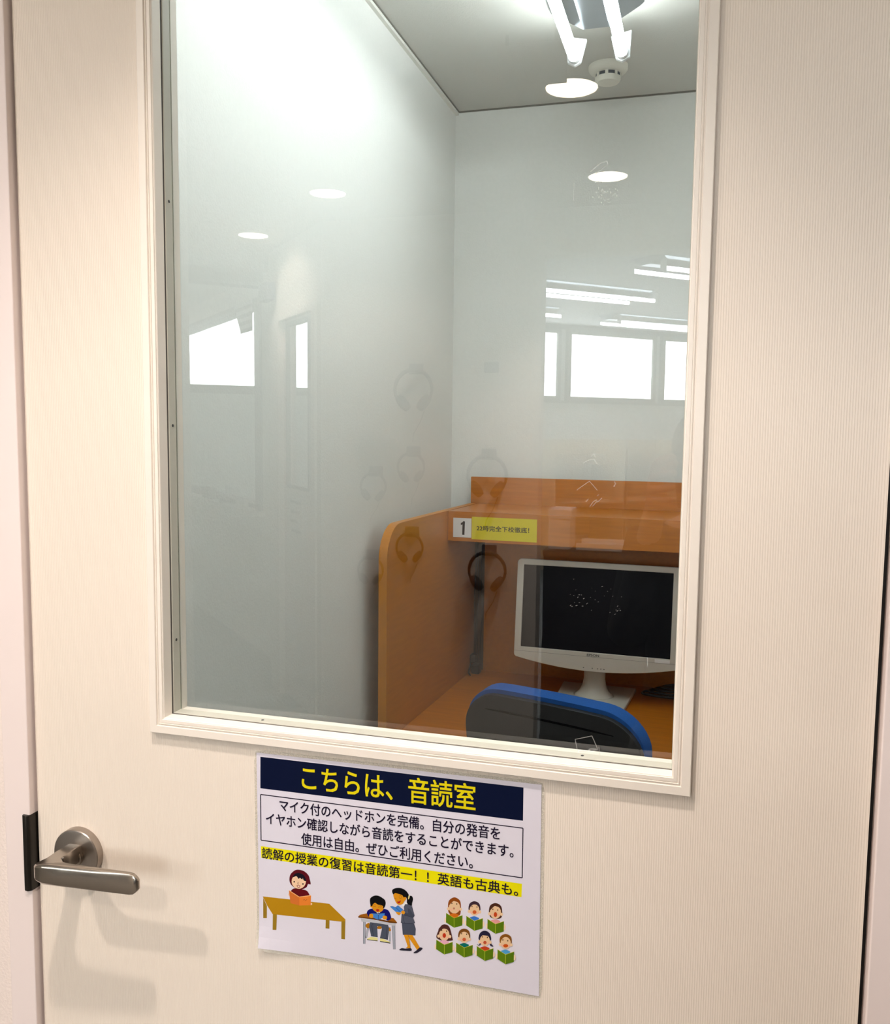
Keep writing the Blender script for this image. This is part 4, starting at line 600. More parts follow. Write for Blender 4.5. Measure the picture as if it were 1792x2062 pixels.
  ((240,212,180),[(197.65,-180.2),(197.5,-181.68),(197.1,-182.81),(196.56,-183.29),(196.01,-183.0),(195.6,-182.0),(195.45,-180.58),(195.6,-179.1),(196.0,-177.97),(196.55,-177.49),(197.1,-177.78),(197.5,-178.78)]),
  ((240,212,180),[(215.67,-178.16),(215.51,-179.77),(215.06,-181.0),(214.46,-181.53),(213.84,-181.21),(213.39,-180.13),(213.22,-178.58),(213.38,-176.97),(213.82,-175.73),(214.43,-175.21),(215.05,-175.53),(215.5,-176.61)]),
  ((214,200,60),[(196.74,-173.66),(205.26,-177.38),(214.14,-173.11),(213.89,-172.36),(205.37,-176.55),(197.16,-172.88)]),
  ((92,124,10),[(197.09,-173.11),(205.31,-176.96),(205.34,-186.89),(196.97,-182.81)]),
  ((84,116,8),[(205.31,-176.96),(213.95,-172.61),(213.78,-183.09),(205.34,-186.89)]),
  ((176,190,50),[(205.07,-177.0),(205.1,-186.94),(205.58,-186.85),(205.55,-176.92)]),
  ((120,72,24),[(219.55,-166.18),(219.44,-165.17),(219.52,-163.84),(219.78,-162.37),(220.19,-160.97),(220.74,-159.83),(221.47,-158.92),(222.41,-158.11),(223.47,-157.45),(224.55,-156.97),(225.58,-156.71),(226.61,-156.68),(227.7,-156.85),(228.76,-157.22),(229.7,-157.77),(230.43,-158.5),(230.95,-159.55),(231.34,-160.93),(231.58,-162.42),(231.65,-163.8),(231.53,-164.86),(231.2,-165.54),(230.66,-165.99),(229.97,-166.29),(229.17,-166.52),(228.32,-166.77),(227.35,-167.05),(226.23,-167.31),(225.05,-167.53),(223.92,-167.66),(222.93,-167.67),(222.05,-167.6),(221.22,-167.48),(220.48,-167.24),(219.9,-166.83)]),
  ((232,200,162),[(221.45,-167.92),(221.27,-168.77),(220.78,-169.45),(220.1,-169.79),(219.43,-169.68),(218.93,-169.16),(218.75,-168.37),(218.92,-167.52),(219.42,-166.84),(220.09,-166.5),(220.77,-166.61),(221.26,-167.13)]),
  ((232,200,162),[(232.48,-166.61),(232.31,-167.46),(231.82,-168.14),(231.15,-168.47),(230.48,-168.37),(229.98,-167.85),(229.8,-167.06),(229.97,-166.21),(230.46,-165.53),(231.13,-165.2),(231.8,-165.31),(232.3,-165.82)]),
  ((226,190,150),[(230.59,-164.88),(230.4,-166.53),(229.82,-168.11),(228.9,-169.5),(227.71,-170.59),(226.36,-171.28),(224.94,-171.52),(223.57,-171.29),(222.37,-170.6),(221.44,-169.52),(220.84,-168.14),(220.63,-166.55),(220.83,-164.9),(221.41,-163.31),(222.34,-161.92),(223.53,-160.84),(224.89,-160.16),(226.3,-159.92),(227.66,-160.16),(228.86,-160.84),(229.79,-161.92),(230.38,-163.3)]),
  ((120,72,24),[(220.09,-165.41),(219.99,-164.77),(220.05,-163.35),(220.33,-161.7),(220.88,-160.35),(221.78,-159.33),(222.98,-158.38),(224.31,-157.65),(225.58,-157.25),(226.85,-157.25),(228.18,-157.57),(229.39,-158.15),(230.29,-158.93),(230.84,-160.24),(231.12,-161.98),(231.2,-163.53),(231.13,-164.25),(230.9,-163.7),(230.49,-162.31),(229.94,-160.74),(229.29,-159.64),(228.49,-159.18),(227.54,-159.0),(226.53,-159.03),(225.59,-159.16),(224.7,-159.39),(223.81,-159.75),(222.98,-160.26),(222.23,-160.95),(221.54,-162.1),(220.9,-163.61),(220.39,-164.9)]),
  ((236,175,150),[(223.61,-168.58),(223.36,-169.19),(222.68,-169.65),(221.85,-169.79),(221.17,-169.56),(220.91,-169.04),(221.17,-168.43),(221.84,-167.97),(222.68,-167.83),(223.35,-168.06)]),
  ((236,175,150),[(230.34,-167.93),(230.09,-168.53),(229.42,-168.99),(228.59,-169.13),(227.91,-168.9),(227.65,-168.38),(227.91,-167.78),(228.58,-167.32),(229.41,-167.18),(230.08,-167.41)]),
  ((70,48,20),[(223.52,-162.24),(223.41,-162.74),(223.15,-163.08),(222.81,-163.14),(222.54,-162.88),(222.44,-162.42),(222.54,-161.92),(222.81,-161.58),(223.14,-161.52),(223.41,-161.77)]),
  ((70,48,20),[(228.63,-162.07),(228.53,-162.57),(228.26,-162.91),(227.93,-162.97),(227.66,-162.71),(227.56,-162.25),(227.66,-161.75),(227.92,-161.41),(228.26,-161.36),(228.53,-161.61)]),
  ((200,90,50),[(227.45,-167.6),(227.31,-168.32),(226.92,-168.99),(226.33,-169.49),(225.64,-169.75),(224.94,-169.72),(224.35,-169.42),(223.95,-168.89),(223.81,-168.21),(223.95,-167.48),(224.34,-166.81),(224.93,-166.31),(225.62,-166.06),(226.32,-166.08),(226.91,-166.38),(227.31,-166.91)]),
  ((0,105,95),[(220.8,-173.99),(221.23,-173.35),(222.26,-172.79),(223.29,-172.33),(224.12,-171.95),(224.95,-171.66),(225.78,-171.5),(226.65,-171.51),(227.52,-171.66),(228.34,-171.89),(229.3,-172.12),(230.21,-172.44),(230.5,-173.02),(229.68,-174.12),(228.23,-175.49),(227.02,-176.56),(226.44,-177.13),(226.1,-177.41),(225.68,-177.47),(225.08,-177.33),(224.41,-176.97),(223.65,-176.45),(222.56,-175.71),(221.38,-174.8)]),
  ((240,212,180),[(218.11,-179.8),(217.97,-181.27),(217.58,-182.39),(217.04,-182.87),(216.5,-182.58),(216.1,-181.59),(215.94,-180.17),(216.08,-178.71),(216.48,-177.58),(217.02,-177.1),(217.56,-177.4),(217.96,-178.38)]),
  ((240,212,180),[(235.9,-177.77),(235.74,-179.37),(235.31,-180.6),(234.71,-181.12),(234.1,-180.8),(233.65,-179.73),(233.48,-178.19),(233.64,-176.59),(234.07,-175.36),(234.67,-174.84),(235.28,-175.16),(235.72,-176.23)]),
  ((214,200,60),[(217.2,-173.31),(225.62,-177.0),(234.38,-172.76),(234.13,-172.02),(225.72,-176.17),(217.62,-172.53)]),
  ((92,124,10),[(217.54,-172.76),(225.67,-176.58),(225.72,-186.45),(217.45,-182.39)]),
  ((84,116,8),[(225.67,-176.58),(234.19,-172.26),(234.05,-182.67),(225.72,-186.45)]),
  ((176,190,50),[(225.44,-176.62),(225.48,-186.49),(225.95,-186.41),(225.91,-176.54)]),
  ((36,32,58),[(240.03,-164.46),(240.05,-163.48),(240.25,-162.21),(240.6,-160.82),(241.08,-159.5),(241.66,-158.41),(242.39,-157.54),(243.3,-156.76),(244.29,-156.11),(245.32,-155.65),(246.29,-155.4),(247.27,-155.39),(248.3,-155.59),(249.3,-155.97),(250.21,-156.51),(250.95,-157.21),(251.54,-158.18),(252.03,-159.44),(252.4,-160.8),(252.61,-162.05),(252.65,-163.02),(252.53,-163.64),(252.28,-164.03),(251.86,-164.29),(251.23,-164.51),(250.34,-164.76),(249.02,-165.11),(247.3,-165.47),(245.43,-165.8),(243.7,-166.03),(242.37,-166.11),(241.48,-166.04),(240.84,-165.87),(240.41,-165.58),(240.15,-165.12)]),
  ((36,32,58),[(241.59,-167.94),(241.39,-168.6),(241.15,-169.87),(240.74,-170.81),(239.87,-170.93),(238.83,-170.7),(238.26,-170.61),(238.54,-170.93),(239.3,-171.38),(240.07,-171.6),(240.82,-171.47),(241.58,-171.11),(242.07,-170.58),(242.1,-169.62),(241.87,-168.47)]),
  ((36,32,58),[(251.15,-167.0),(251.08,-167.77),(251.33,-169.01),(251.84,-169.94),(252.85,-170.27),(254.12,-170.29),(254.88,-170.1),(254.74,-169.63),(254.08,-168.95),(253.35,-168.32),(252.56,-167.69),(251.7,-167.11)]),
  ((232,200,162),[(242.25,-167.49),(242.08,-168.33),(241.59,-169.01),(240.93,-169.34),(240.26,-169.24),(239.77,-168.72),(239.58,-167.94),(239.76,-167.09),(240.24,-166.41),(240.91,-166.08),(241.57,-166.19),(242.07,-166.7)]),
  ((232,200,162),[(253.13,-166.19),(252.96,-167.03),(252.48,-167.71),(251.82,-168.04),(251.16,-167.93),(250.67,-167.42),(250.49,-166.64),(250.66,-165.8),(251.14,-165.12),(251.8,-164.79),(252.46,-164.9),(252.95,-165.41)]),
  ((226,190,150),[(251.27,-164.47),(251.08,-166.11),(250.51,-167.68),(249.61,-169.06),(248.44,-170.14),(247.1,-170.82),(245.7,-171.06),(244.35,-170.83),(243.17,-170.15),(242.24,-169.08),(241.65,-167.7),(241.44,-166.13),(241.63,-164.49),(242.2,-162.91),(243.11,-161.53),(244.29,-160.46),(245.62,-159.78),(247.02,-159.54),(248.37,-159.78),(249.55,-160.46),(250.47,-161.53),(251.06,-162.9)]),
  ((36,32,58),[(241.16,-164.27),(242.0,-159.37),(246.3,-156.28),(250.62,-158.07),(251.63,-160.14),(251.52,-162.53),(250.97,-160.05),(242.34,-160.54)]),
  ((236,175,150),[(244.39,-168.15),(244.13,-168.75),(243.47,-169.21),(242.65,-169.35),(241.98,-169.11),(241.72,-168.6),(241.97,-167.99),(242.64,-167.54),(243.46,-167.4),(244.13,-167.63)]),
  ((236,175,150),[(251.02,-167.5),(250.78,-168.1),(250.12,-168.55),(249.3,-168.69),(248.63,-168.46),(248.37,-167.95),(248.62,-167.35),(249.28,-166.89),(250.1,-166.75),(250.77,-166.98)]),
  ((70,48,20),[(244.41,-162.03),(244.31,-162.52),(244.05,-162.86),(243.72,-162.92),(243.45,-162.67),(243.35,-162.2),(243.45,-161.71),(243.71,-161.37),(244.04,-161.31),(244.31,-161.56)]),
  ((70,48,20),[(249.39,-161.74),(249.29,-162.23),(249.03,-162.57),(248.7,-162.63),(248.44,-162.37),(248.33,-161.91),(248.43,-161.42),(248.69,-161.08),(249.02,-161.02),(249.29,-161.28)]),
  ((190,80,50),[(248.17,-167.17),(248.05,-167.86),(247.69,-168.5),(247.16,-168.97),(246.52,-169.21),(245.89,-169.18),(245.34,-168.89),(244.98,-168.38),(244.85,-167.73),(244.97,-167.03),(245.33,-166.4),(245.86,-165.92),(246.5,-165.68),(247.13,-165.71),(247.67,-166.0),(248.04,-166.51)]),
  ((185,60,25),[(241.62,-173.86),(242.05,-173.22),(243.07,-172.67),(244.08,-172.21),(244.9,-171.83),(245.71,-171.54),(246.54,-171.38),(247.39,-171.4),(248.25,-171.54),(249.06,-171.77),(250.01,-172.0),(250.91,-172.32),(251.2,-172.9),(250.39,-173.99),(248.96,-175.34),(247.77,-176.41),(247.2,-176.98),(246.86,-177.26),(246.44,-177.32),(245.86,-177.18),(245.19,-176.82),(244.44,-176.3),(243.37,-175.56),(242.2,-174.67)]),
  ((240,212,180),[(238.99,-179.63),(238.85,-181.09),(238.47,-182.2),(237.93,-182.68),(237.4,-182.39),(237.0,-181.41),(236.85,-180.0),(236.98,-178.54),(237.37,-177.43),(237.9,-176.95),(238.44,-177.24),(238.83,-178.22)]),
  ((240,212,180),[(256.53,-177.62),(256.38,-179.2),(255.96,-180.42),(255.37,-180.94),(254.77,-180.63),(254.32,-179.56),(254.15,-178.03),(254.3,-176.44),(254.73,-175.22),(255.32,-174.7),(255.91,-175.02),(256.36,-176.08)]),
  ((214,200,60),[(238.07,-173.18),(246.39,-176.85),(255.02,-172.63),(254.78,-171.9),(246.49,-176.02),(238.48,-172.41)]),
  ((92,124,10),[(238.41,-172.63),(246.44,-176.44),(246.5,-186.24),(238.33,-182.2)]),
  ((84,116,8),[(246.44,-176.44),(254.83,-172.14),(254.71,-182.48),(246.5,-186.24)]),
  ((176,190,50),[(246.21,-176.48),(246.27,-186.28),(246.74,-186.19),(246.67,-176.4)]),
  ((132,80,24),[(261.18,-164.83),(261.06,-163.83),(261.14,-162.51),(261.39,-161.07),(261.78,-159.69),(262.31,-158.56),(263.02,-157.66),(263.93,-156.87),(264.96,-156.21),(266.01,-155.74),(267.01,-155.49),(268.01,-155.46),(269.07,-155.63),(270.11,-155.99),(271.02,-156.54),(271.74,-157.26),(272.26,-158.29),(272.64,-159.65),(272.88,-161.12),(272.95,-162.49),(272.84,-163.53),(272.52,-164.2),(272.0,-164.65),(271.32,-164.94),(270.55,-165.17),(269.72,-165.41),(268.78,-165.69),(267.68,-165.95),(266.54,-166.16),(265.44,-166.29),(264.48,-166.3),(263.62,-166.23),(262.81,-166.11),(262.09,-165.88),(261.52,-165.47)]),
  ((232,200,162),[(262.9,-166.57),(262.73,-167.41),(262.26,-168.08),(261.6,-168.41),(260.94,-168.3),(260.46,-167.79),(260.27,-167.01),(260.44,-166.17),(260.92,-165.5),(261.58,-165.17),(262.23,-165.27),(262.72,-165.79)]),
  ((232,200,162),[(273.9,-165.24),(273.74,-166.07),(273.26,-166.75),(272.61,-167.07),(271.96,-166.97),(271.48,-166.46),(271.29,-165.68),(271.46,-164.84),(271.93,-164.17),(272.58,-163.84),(273.24,-163.95),(273.72,-164.46)]),
  ((226,190,150),[(272.06,-163.53),(271.87,-165.27),(271.3,-166.94),(270.39,-168.4),(269.21,-169.54),(267.85,-170.25),(266.43,-170.5),(265.07,-170.24),(263.86,-169.51),(262.92,-168.36),(262.32,-166.89),(262.1,-165.21),(262.29,-163.47),(262.87,-161.8),(263.79,-160.34),(264.97,-159.2),(266.33,-158.49),(267.74,-158.25),(269.1,-158.51),(270.3,-159.24),(271.24,-160.39),(271.84,-161.86)]),
  ((132,80,24),[(261.17,-163.82),(261.0,-163.09),(261.04,-161.66),(261.34,-160.0),(261.92,-158.63),(262.88,-157.52),(264.19,-156.47),(265.63,-155.65),(267.01,-155.22),(268.39,-155.25),(269.83,-155.66),(271.15,-156.34),(272.13,-157.19),(272.7,-158.49),(272.98,-160.19),(273.04,-161.72),(272.96,-162.5),(272.72,-162.18),(272.3,-161.12),(271.74,-159.87),(271.1,-158.98),(270.3,-158.58),(269.34,-158.4),(268.41,-158.31),(267.69,-158.2),(267.31,-157.98),(267.14,-157.74),(267.0,-157.6),(266.7,-157.69),(266.17,-158.1),(265.52,-158.74),(264.81,-159.5),(264.1,-160.29),(263.3,-161.31),(262.43,-162.54),(261.65,-163.53)]),
  ((236,175,150),[(265.14,-167.2),(264.9,-167.8),(264.25,-168.25),(263.43,-168.39),(262.77,-168.16),(262.52,-167.65),(262.76,-167.05),(263.42,-166.59),(264.23,-166.45),(264.89,-166.69)]),
  ((236,175,150),[(271.69,-166.56),(271.45,-167.15),(270.8,-167.61),(269.99,-167.74),(269.33,-167.51),(269.08,-167.0),(269.32,-166.4),(269.97,-165.95),(270.78,-165.81),(271.44,-166.04)]),
  ((70,48,20),[(264.83,-161.65),(264.74,-162.14),(264.48,-162.48),(264.15,-162.53),(263.89,-162.28),(263.78,-161.82),(263.88,-161.33),(264.14,-160.99),(264.46,-160.94),(264.73,-161.19)]),
  ((70,48,20),[(269.69,-161.71),(269.59,-162.2),(269.33,-162.54),(269.01,-162.59),(268.74,-162.34),(268.64,-161.88),(268.73,-161.39),(268.99,-161.05),(269.32,-161.0),(269.58,-161.25)]),
  ((200,80,20),[(269.6,-166.78),(269.42,-167.48),(268.88,-168.14),(268.08,-168.66),(267.13,-168.95),(266.18,-168.98),(265.36,-168.74),(264.82,-168.26),(264.62,-167.63),(264.81,-166.92),(265.34,-166.26),(266.15,-165.74),(267.1,-165.45),(268.05,-165.42),(268.86,-165.66),(269.41,-166.14)]),
  ((75,155,205),[(262.31,-173.7),(262.73,-173.07),(263.73,-172.52),(264.73,-172.07),(265.53,-171.69),(266.34,-171.4),(267.15,-171.25),(267.99,-171.26),(268.84,-171.4),(269.65,-171.63),(270.58,-171.86),(271.47,-172.18),(271.75,-172.75),(270.96,-173.83),(269.55,-175.18),(268.38,-176.24),(267.81,-176.8),(267.48,-177.08),(267.07,-177.14),(266.49,-177.0),(265.84,-176.65),(265.09,-176.13),(264.03,-175.4),(262.88,-174.51)]),
  ((240,212,180),[(259.72,-179.44),(259.59,-180.89),(259.21,-181.99),(258.68,-182.47),(258.15,-182.18),(257.76,-181.2),(257.61,-179.8),(257.74,-178.36),(258.11,-177.25),(258.64,-176.78),(259.17,-177.07),(259.56,-178.04)]),
  ((240,212,180),[(277.03,-177.44),(276.88,-179.01),(276.47,-180.22),(275.88,-180.74),(275.29,-180.43),(274.85,-179.37),(274.68,-177.85),(274.82,-176.27),(275.24,-175.06),(275.82,-174.54),(276.41,-174.86),(276.85,-175.92)]),
  ((214,200,60),[(258.8,-173.03),(267.01,-176.68),(275.53,-172.49),(275.29,-171.76),(267.11,-175.85),(259.2,-172.26)]),
  ((92,124,10),[(259.13,-172.49),(267.06,-176.27),(267.15,-186.0),(259.08,-181.99)]),
  ((84,116,8),[(267.06,-176.27),(275.34,-172.0),(275.24,-182.27),(267.15,-186.0)]),
  ((176,190,50),[(266.83,-176.31),(266.92,-186.04),(267.38,-185.96),(267.29,-176.23)]),
 ],
}

notice = thing('laminated_notice', 'laminated white notice with navy banner, Japanese lettering and cartoon readers, below the door window', 'notice', (0, -0.0004, 1.14))
notice.rotation_euler = (0, -0.00900, 0)
PW, PH = 0.303, 0.216
def curl(x, z):                                       # the sheet lifts a little at its lower left corner
    t = max(0.0, 1 - x / 0.09) * max(0.0, (-z - 0.176) / 0.040)
    return -0.0050 * t * t
def rrect(x0, z0, x1, z1, r, n=5):
    o = []
    for cx, cz, a in ((x0 + r, z0 + r, 180), (x1 - r, z0 + r, 270), (x1 - r, z1 - r, 0), (x0 + r, z1 - r, 90)):
        for k in range(n + 1): t = R_(a + 90 * k / n); o.append((cx + r * math.cos(t), cz + r * math.sin(t)))
    return o
def sheet(name, x0, z0, x1, z1, d, th, m, r=0.0):
    nx, nz = 24, 18; vs = []; fs = []
    for s_ in (0, 1):
        for j in range(nz + 1):
            for i in range(nx + 1):
                x = x0 + (x1 - x0) * i / nx; z = z0 + (z1 - z0) * j / nz
                if r:                                  # rounded corners
                    for cx, cz in ((x0 + r, z0 + r), (x1 - r, z0 + r), (x0 + r, z1 - r), (x1 - r, z1 - r)):
                        if (x - cx) * (cx - (x0 + x1) / 2) > 0 and (z - cz) * (cz - (z0 + z1) / 2) > 0:
                            L = math.hypot(x - cx, z - cz)
                            if L > r: x = cx + (x - cx) * r / L; z = cz + (z - cz) * r / L
                vs.append((x, d - th * s_ + curl(x, z), z))
    W_ = nx + 1; H_ = W_ * (nz + 1)
    for j in range(nz):
        for i in range(nx):
            a = j * W_ + i; fs.append((a, a + W_, a + W_ + 1, a + 1)); fs.append((a + H_, a + H_ + 1, a + H_ + W_ + 1, a + H_ + W_))
    for i in range(nx): fs.append((i, i + 1, i + 1 + H_, i + H_)); a = nz * W_ + i; fs.append((a, a + H_, a + H_ + 1, a + 1))
    for j in range(nz): a = j * W_; fs.append((a, a + H_, a + H_ + W_, a + W_)); a += nx; fs.append((a, a + W_, a + W_ + H_, a + H_))
    return MB().add(vs, fs).build(name, m, notice, smooth=False)
sheet('laminate_film', 0, -PH, PW, 0, 0.0, 0.00025, M_film, r=0.006)
sheet('paper_sheet', 0.003, -PH + 0.003, PW - 0.003, -0.003, -0.00035, 0.00015, M_paper)
PRINT = {'navy': (0, 10, 44), 'yellow': (232, 222, 0), 'ink': (24, 14, 40)}
def pcol(c):
    rgb = PRINT[c] if isinstance(c, str) else c
    return mat('print_%d_%d_%d' % rgb, srgb(*rgb), 0.5, var=0.015, vscale=60, spec=0.12)
def prints(name, key, base=-0.00054):
    mb = MB(); ms = []; d = base
    for c, pts in POSTER[key]:
        m = pcol(c)
        if m not in ms: ms.append(m)
        P = [(x / 1000, d + curl(x / 1000, z / 1000), z / 1000) for x, z in pts]
        mb.add(P, [tuple(range(len(P)))], ms.index(m)); d -= 0.000004
    return mb.build(name, ms, notice)
prints('title_banner', 'banner'); prints('text_frame', 'frame'); prints('highlight_band', 'band')
M_tyel = mat('print_title_yellow', srgb(222, 206, 8), 0.5, var=0.01, spec=0.12)
M_tink = pcol('ink')
text('title_lettering', 'こちらは、音読室', 0.1819, 0.0262, M_tyel, notice, (0.0541, -0.00082, -0.0362), bold=0.00028)
def tl(body, x0, x1, zc, h): text('body_lettering', body, (x1 - x0) / 1000, h / 1000, M_tink, notice, (x0 / 1000, -0.00082, (zc - h / 2) / 1000), bold=0.00014)
tl('マイク付のヘッドホンを完備。自分の発音を', 28.6, 260.6, -55.8, 12.6)
tl('イヤホン確認しながら音読をすることができます。', 12.9, 273.8, -71.7, 12.6)
tl('使用は自由。ぜひご利用ください。', 52.6, 233.8, -88.4, 12.6)
tl('読解の授業の復習は音読第一！！英語も古典も。', 7.6, 278.6, -109.7, 11.8)
prints('hooded_reader_picture', 'p1'); prints('teacher_and_pupil_picture', 'p2'); prints('singing_children_picture', 'p3')

# ------------------------------------------------------------------ study carrel at the back of the booth
DA = -R_(2.9)
DO = (-0.2387, 1.8307, 0.0)
desk = thing('study_carrel', 'orange beech study carrel with rounded side panel and overhead shelf along the back wall', 'desk', DO, DA)
DWD = 0.86                                           # clear width between the side panels
def rounded_side(name, x0, x1):
    pts = [(-0.672, 0.0)]
    zt, r = 1.242, 0.085
    for k in range(13):
        t = R_(180 - 90 * k / 12); pts.append((-0.672 + r + r * math.cos(t), zt - r + r * math.sin(t)))
    pts += [(0.052, zt), (0.052, 0.0)]
    vs = [(x, y, z) for x in (x0, x1) for y, z in pts]; n = len(pts)
    fs = [tuple(range(n)), tuple(range(2 * n - 1, n - 1, -1))]; mi = [0, 0]
    m_ = MB().add(vs, fs, 0)
    m_.add(vs, [(i, i + n, (i + 1) % n + n, (i + 1) % n) for i in range(n)], 1)
    return m_.build(name, [M_woodv, M_edge], desk)
rounded_side('side_panel', -0.0215, 0.0); rounded_side('side_panel', DWD, DWD + 0.0215)
MB().box((0.001, -0.594, 0.692), (DWD - 0.001, 0.050, 0.720)).build('desktop', [M_wood], desk, bevel=0.0012)
MB().box((0.001, -0.2295, 1.222), (DWD - 0.001, 0.0525, 1.241)).build('shelf', M_wood, desk)
MB().box((0.001, -0.2300, 1.1575), (DWD - 0.001, -0.212, 1.2408)).build('shelf_fascia', M_wood, desk)
MB().box((-0.021, 0.0525, 1.10), (DWD + 0.021, 0.0705, 1.3240)).build('riser_panel', M_wood, desk)
MB().box((0.001, 0.034, 0.30), (0.034, 0.050, 1.221)).build('gap_shade', mat('gap_shade_brown', srgb(58, 38, 16), 0.7, var=0.1), desk)  # dark strip painted in for the shaded gap beside the back panel
MB().box((0.034, 0.030, 0.30), (DWD - 0.001, 0.050, 1.221)).build('back_panel', M_woodv, desk)
# number card and yellow label stuck on the fascia
def carrel_pt(x, y, z):
    c, s = math.cos(DA), math.sin(DA); return (DO[0] + x * c - y * s, DO[1] + x * s + y * c, z)
nc = thing('number_card', 'square white card with a bold black numeral 1 on the shelf fascia', 'card', carrel_pt(0.0165, -0.2302, 1.1685), DA)
MB().box((0, -0.0008, 0), (0.0535, 0, 0.0545)).build('card_face', M_card, nc)
MB().prism([(0.0270, 0.0075), (0.0335, 0.0075), (0.0345, 0.0455), (0.0295, 0.0460), (0.0270, 0.0425), (0.0225, 0.0405), (0.0225, 0.0345), (0.0275, 0.0365)], -0.0010, -0.0008, 'y').build('numeral', M_inkb, nc)
yl = thing('curfew_label', 'long bright yellow label with black Japanese lettering beside the number card', 'label', carrel_pt(0.0712, -0.2302, 1.1650), DA)
MB().box((0, -0.0008, 0), (0.1862, 0, 0.0630)).build('label_face', M_ylabel, yl)
text('label_lettering', '22時完全下校徹底！', 0.150, 0.0150, M_inko, yl, (0.0145, -0.0010, 0.0245), bold=0.00022)

# ------------------------------------------------------------------ monitor
def rr2(x0, z0, x1, z1, r, n=6): return rrect(x0, z0, x1, z1, r, n)
mon = thing('computer_monitor', 'white widescreen computer monitor with a dark screen on the carrel desktop', 'monitor', (0.165, 1.690, 0.7205), -R_(2.4))
TL_ = Matrix.Translation((0, -0.135, 0.078)) @ Matrix.Rotation(-R_(6), 4, 'X')
MWD, SZ0, SZ1 = 0.2215, 0.058, 0.276
def band(y0, y1, outer, inner):
    n = len(outer); vs = [(x, y0, z) for x, z in outer] + [(x, y0, z) for x, z in inner] + [(x, y1, z) for x, z in outer] + [(x, y1, z) for x, z in inner]
    fs = []
    for i in range(n):
        j = (i + 1) % n
        fs += [(i, j, n + j, n + i), (2 * n + i, 3 * n + i, 3 * n + j, 2 * n + j), (i, 2 * n + i, 2 * n + j, j), (n + i, n + j, 3 * n + j, 3 * n + i)]
    return MB().add(vs, fs)

mo = bpy.data.objects.new('screen_housing', None); bpy.data.objects.remove(mo)
A_ = Matrix.Translation((0.003, -0.070, 0.1795)) @ Matrix.Rotation(-R_(6), 4, 'X')
outer = []
for i in range(40):                                   # chin bows downwards in the middle
    t = i / 39; x = -0.2135 + 0.427 * t; outer.append((x, -0.0660 - 0.0225 * (1 - (2 * t - 1) ** 2)))
for k in range(7): a = R_(-80 + 80 * k / 6); outer.append((0.2135 + 0.010 * math.cos(a), -0.0560 + 0.010 * math.sin(a)))
for k in range(7): a = R_(90 * k / 6); outer.append((0.2115 + 0.012 * math.cos(a), 0.1990 + 0.012 * math.sin(a)))
for k in range(7): a = R_(90 + 90 * k / 6); outer.append((-0.2115 + 0.012 * math.cos(a), 0.1990 + 0.012 * math.sin(a)))
for k in range(7): a = R_(180 + 80 * k / 6); outer.append((-0.2135 + 0.010 * math.cos(a), -0.0560 + 0.010 * math.sin(a)))
def onrect(p):                                        # matching point on the screen opening
    x, z = p; return (max(-0.2050, min(0.2050, x * 0.97)), max(-0.0360, min(0.1945, z)))
inner = [onrect(p) for p in outer]
fr_ = band(0.0, 0.022, outer, inner)
bz = fr_.build('bezel', M_monw, mon, bevel=0.0015, mw=A_)
n = len(outer); bk = [(x * 0.86, z * 0.82 + 0.006) for x, z in outer]
hs = MB().add([(x, 0.0205, z) for x, z in outer] + [(x, 0.058, z) for x, z in bk], [tuple(range(n, 2 * n))] + [(i, (i + 1) % n, n + (i + 1) % n, n + i) for i in range(n)])
hs.build('rear_housing', M_monw, mon, mw=A_)
MB().box((-0.2055, 0.0035, -0.0365), (0.2055, 0.0200, 0.1950)).build('screen', M_screen, mon, mw=A_)
MB().box((-0.2225, -0.0003, -0.0485), (0.2225, 0.0004, -0.0478)).build('chin_seam', M_mong, mon, mw=A_)
lg = text('maker_lettering', 'EPSON', 0.0335, 0.0066, M_ink, bz, (-0.0175, -0.0006, -0.0467), thick=0.02)
for x in (-0.0255, -0.001, 0.0135, 0.0225, 0.0310):
    MB().ball((x, -0.0003, -0.0790 + 0.0), (0.0017, 0.0012, 0.0015), 10).build('button', M_mong, bz, smooth=True)
st = MB().box((0.165, -0.0006, -0.0478), (0.2045, 0.0, -0.0385)).build('asset_sticker', M_card, bz)
nk = MB(); rings = []
for (hw, hd, z, yy) in ((0.058, 0.046, 0.0120, -0.030), (0.050, 0.040, 0.0150, -0.028), (0.041, 0.031, 0.0230, -0.024), (0.034, 0.024, 0.0370, -0.020), (0.030, 0.020, 0.0560, -0.018), (0.030, 0.020, 0.0950, -0.018), (0.032, 0.020, 0.16, -0.016)):
    rings.append([(hw * math.cos(2 * math.pi * k / 28), yy + hd * math.sin(2 * math.pi * k / 28), z) for k in range(28)])
nk.add([v for r in rings for v in r], [(i * 28 + k, i * 28 + (k + 1) % 28, (i + 1) * 28 + (k + 1) % 28, (i + 1) * 28 + k) for i in range(len(rings) - 1) for k in range(28)] + [tuple(range(28)), tuple(range(6 * 28, 7 * 28))])
nk.build('stand_neck', M_monw, mon, smooth=True)
bp_ = MB().prism([(-0.098, -0.125), (0.098, -0.125), (0.106, 0.080), (-0.106, 0.080)], 0.0, 0.0125)
bp_.build('stand_base', M_monw, mon, bevel=0.004)


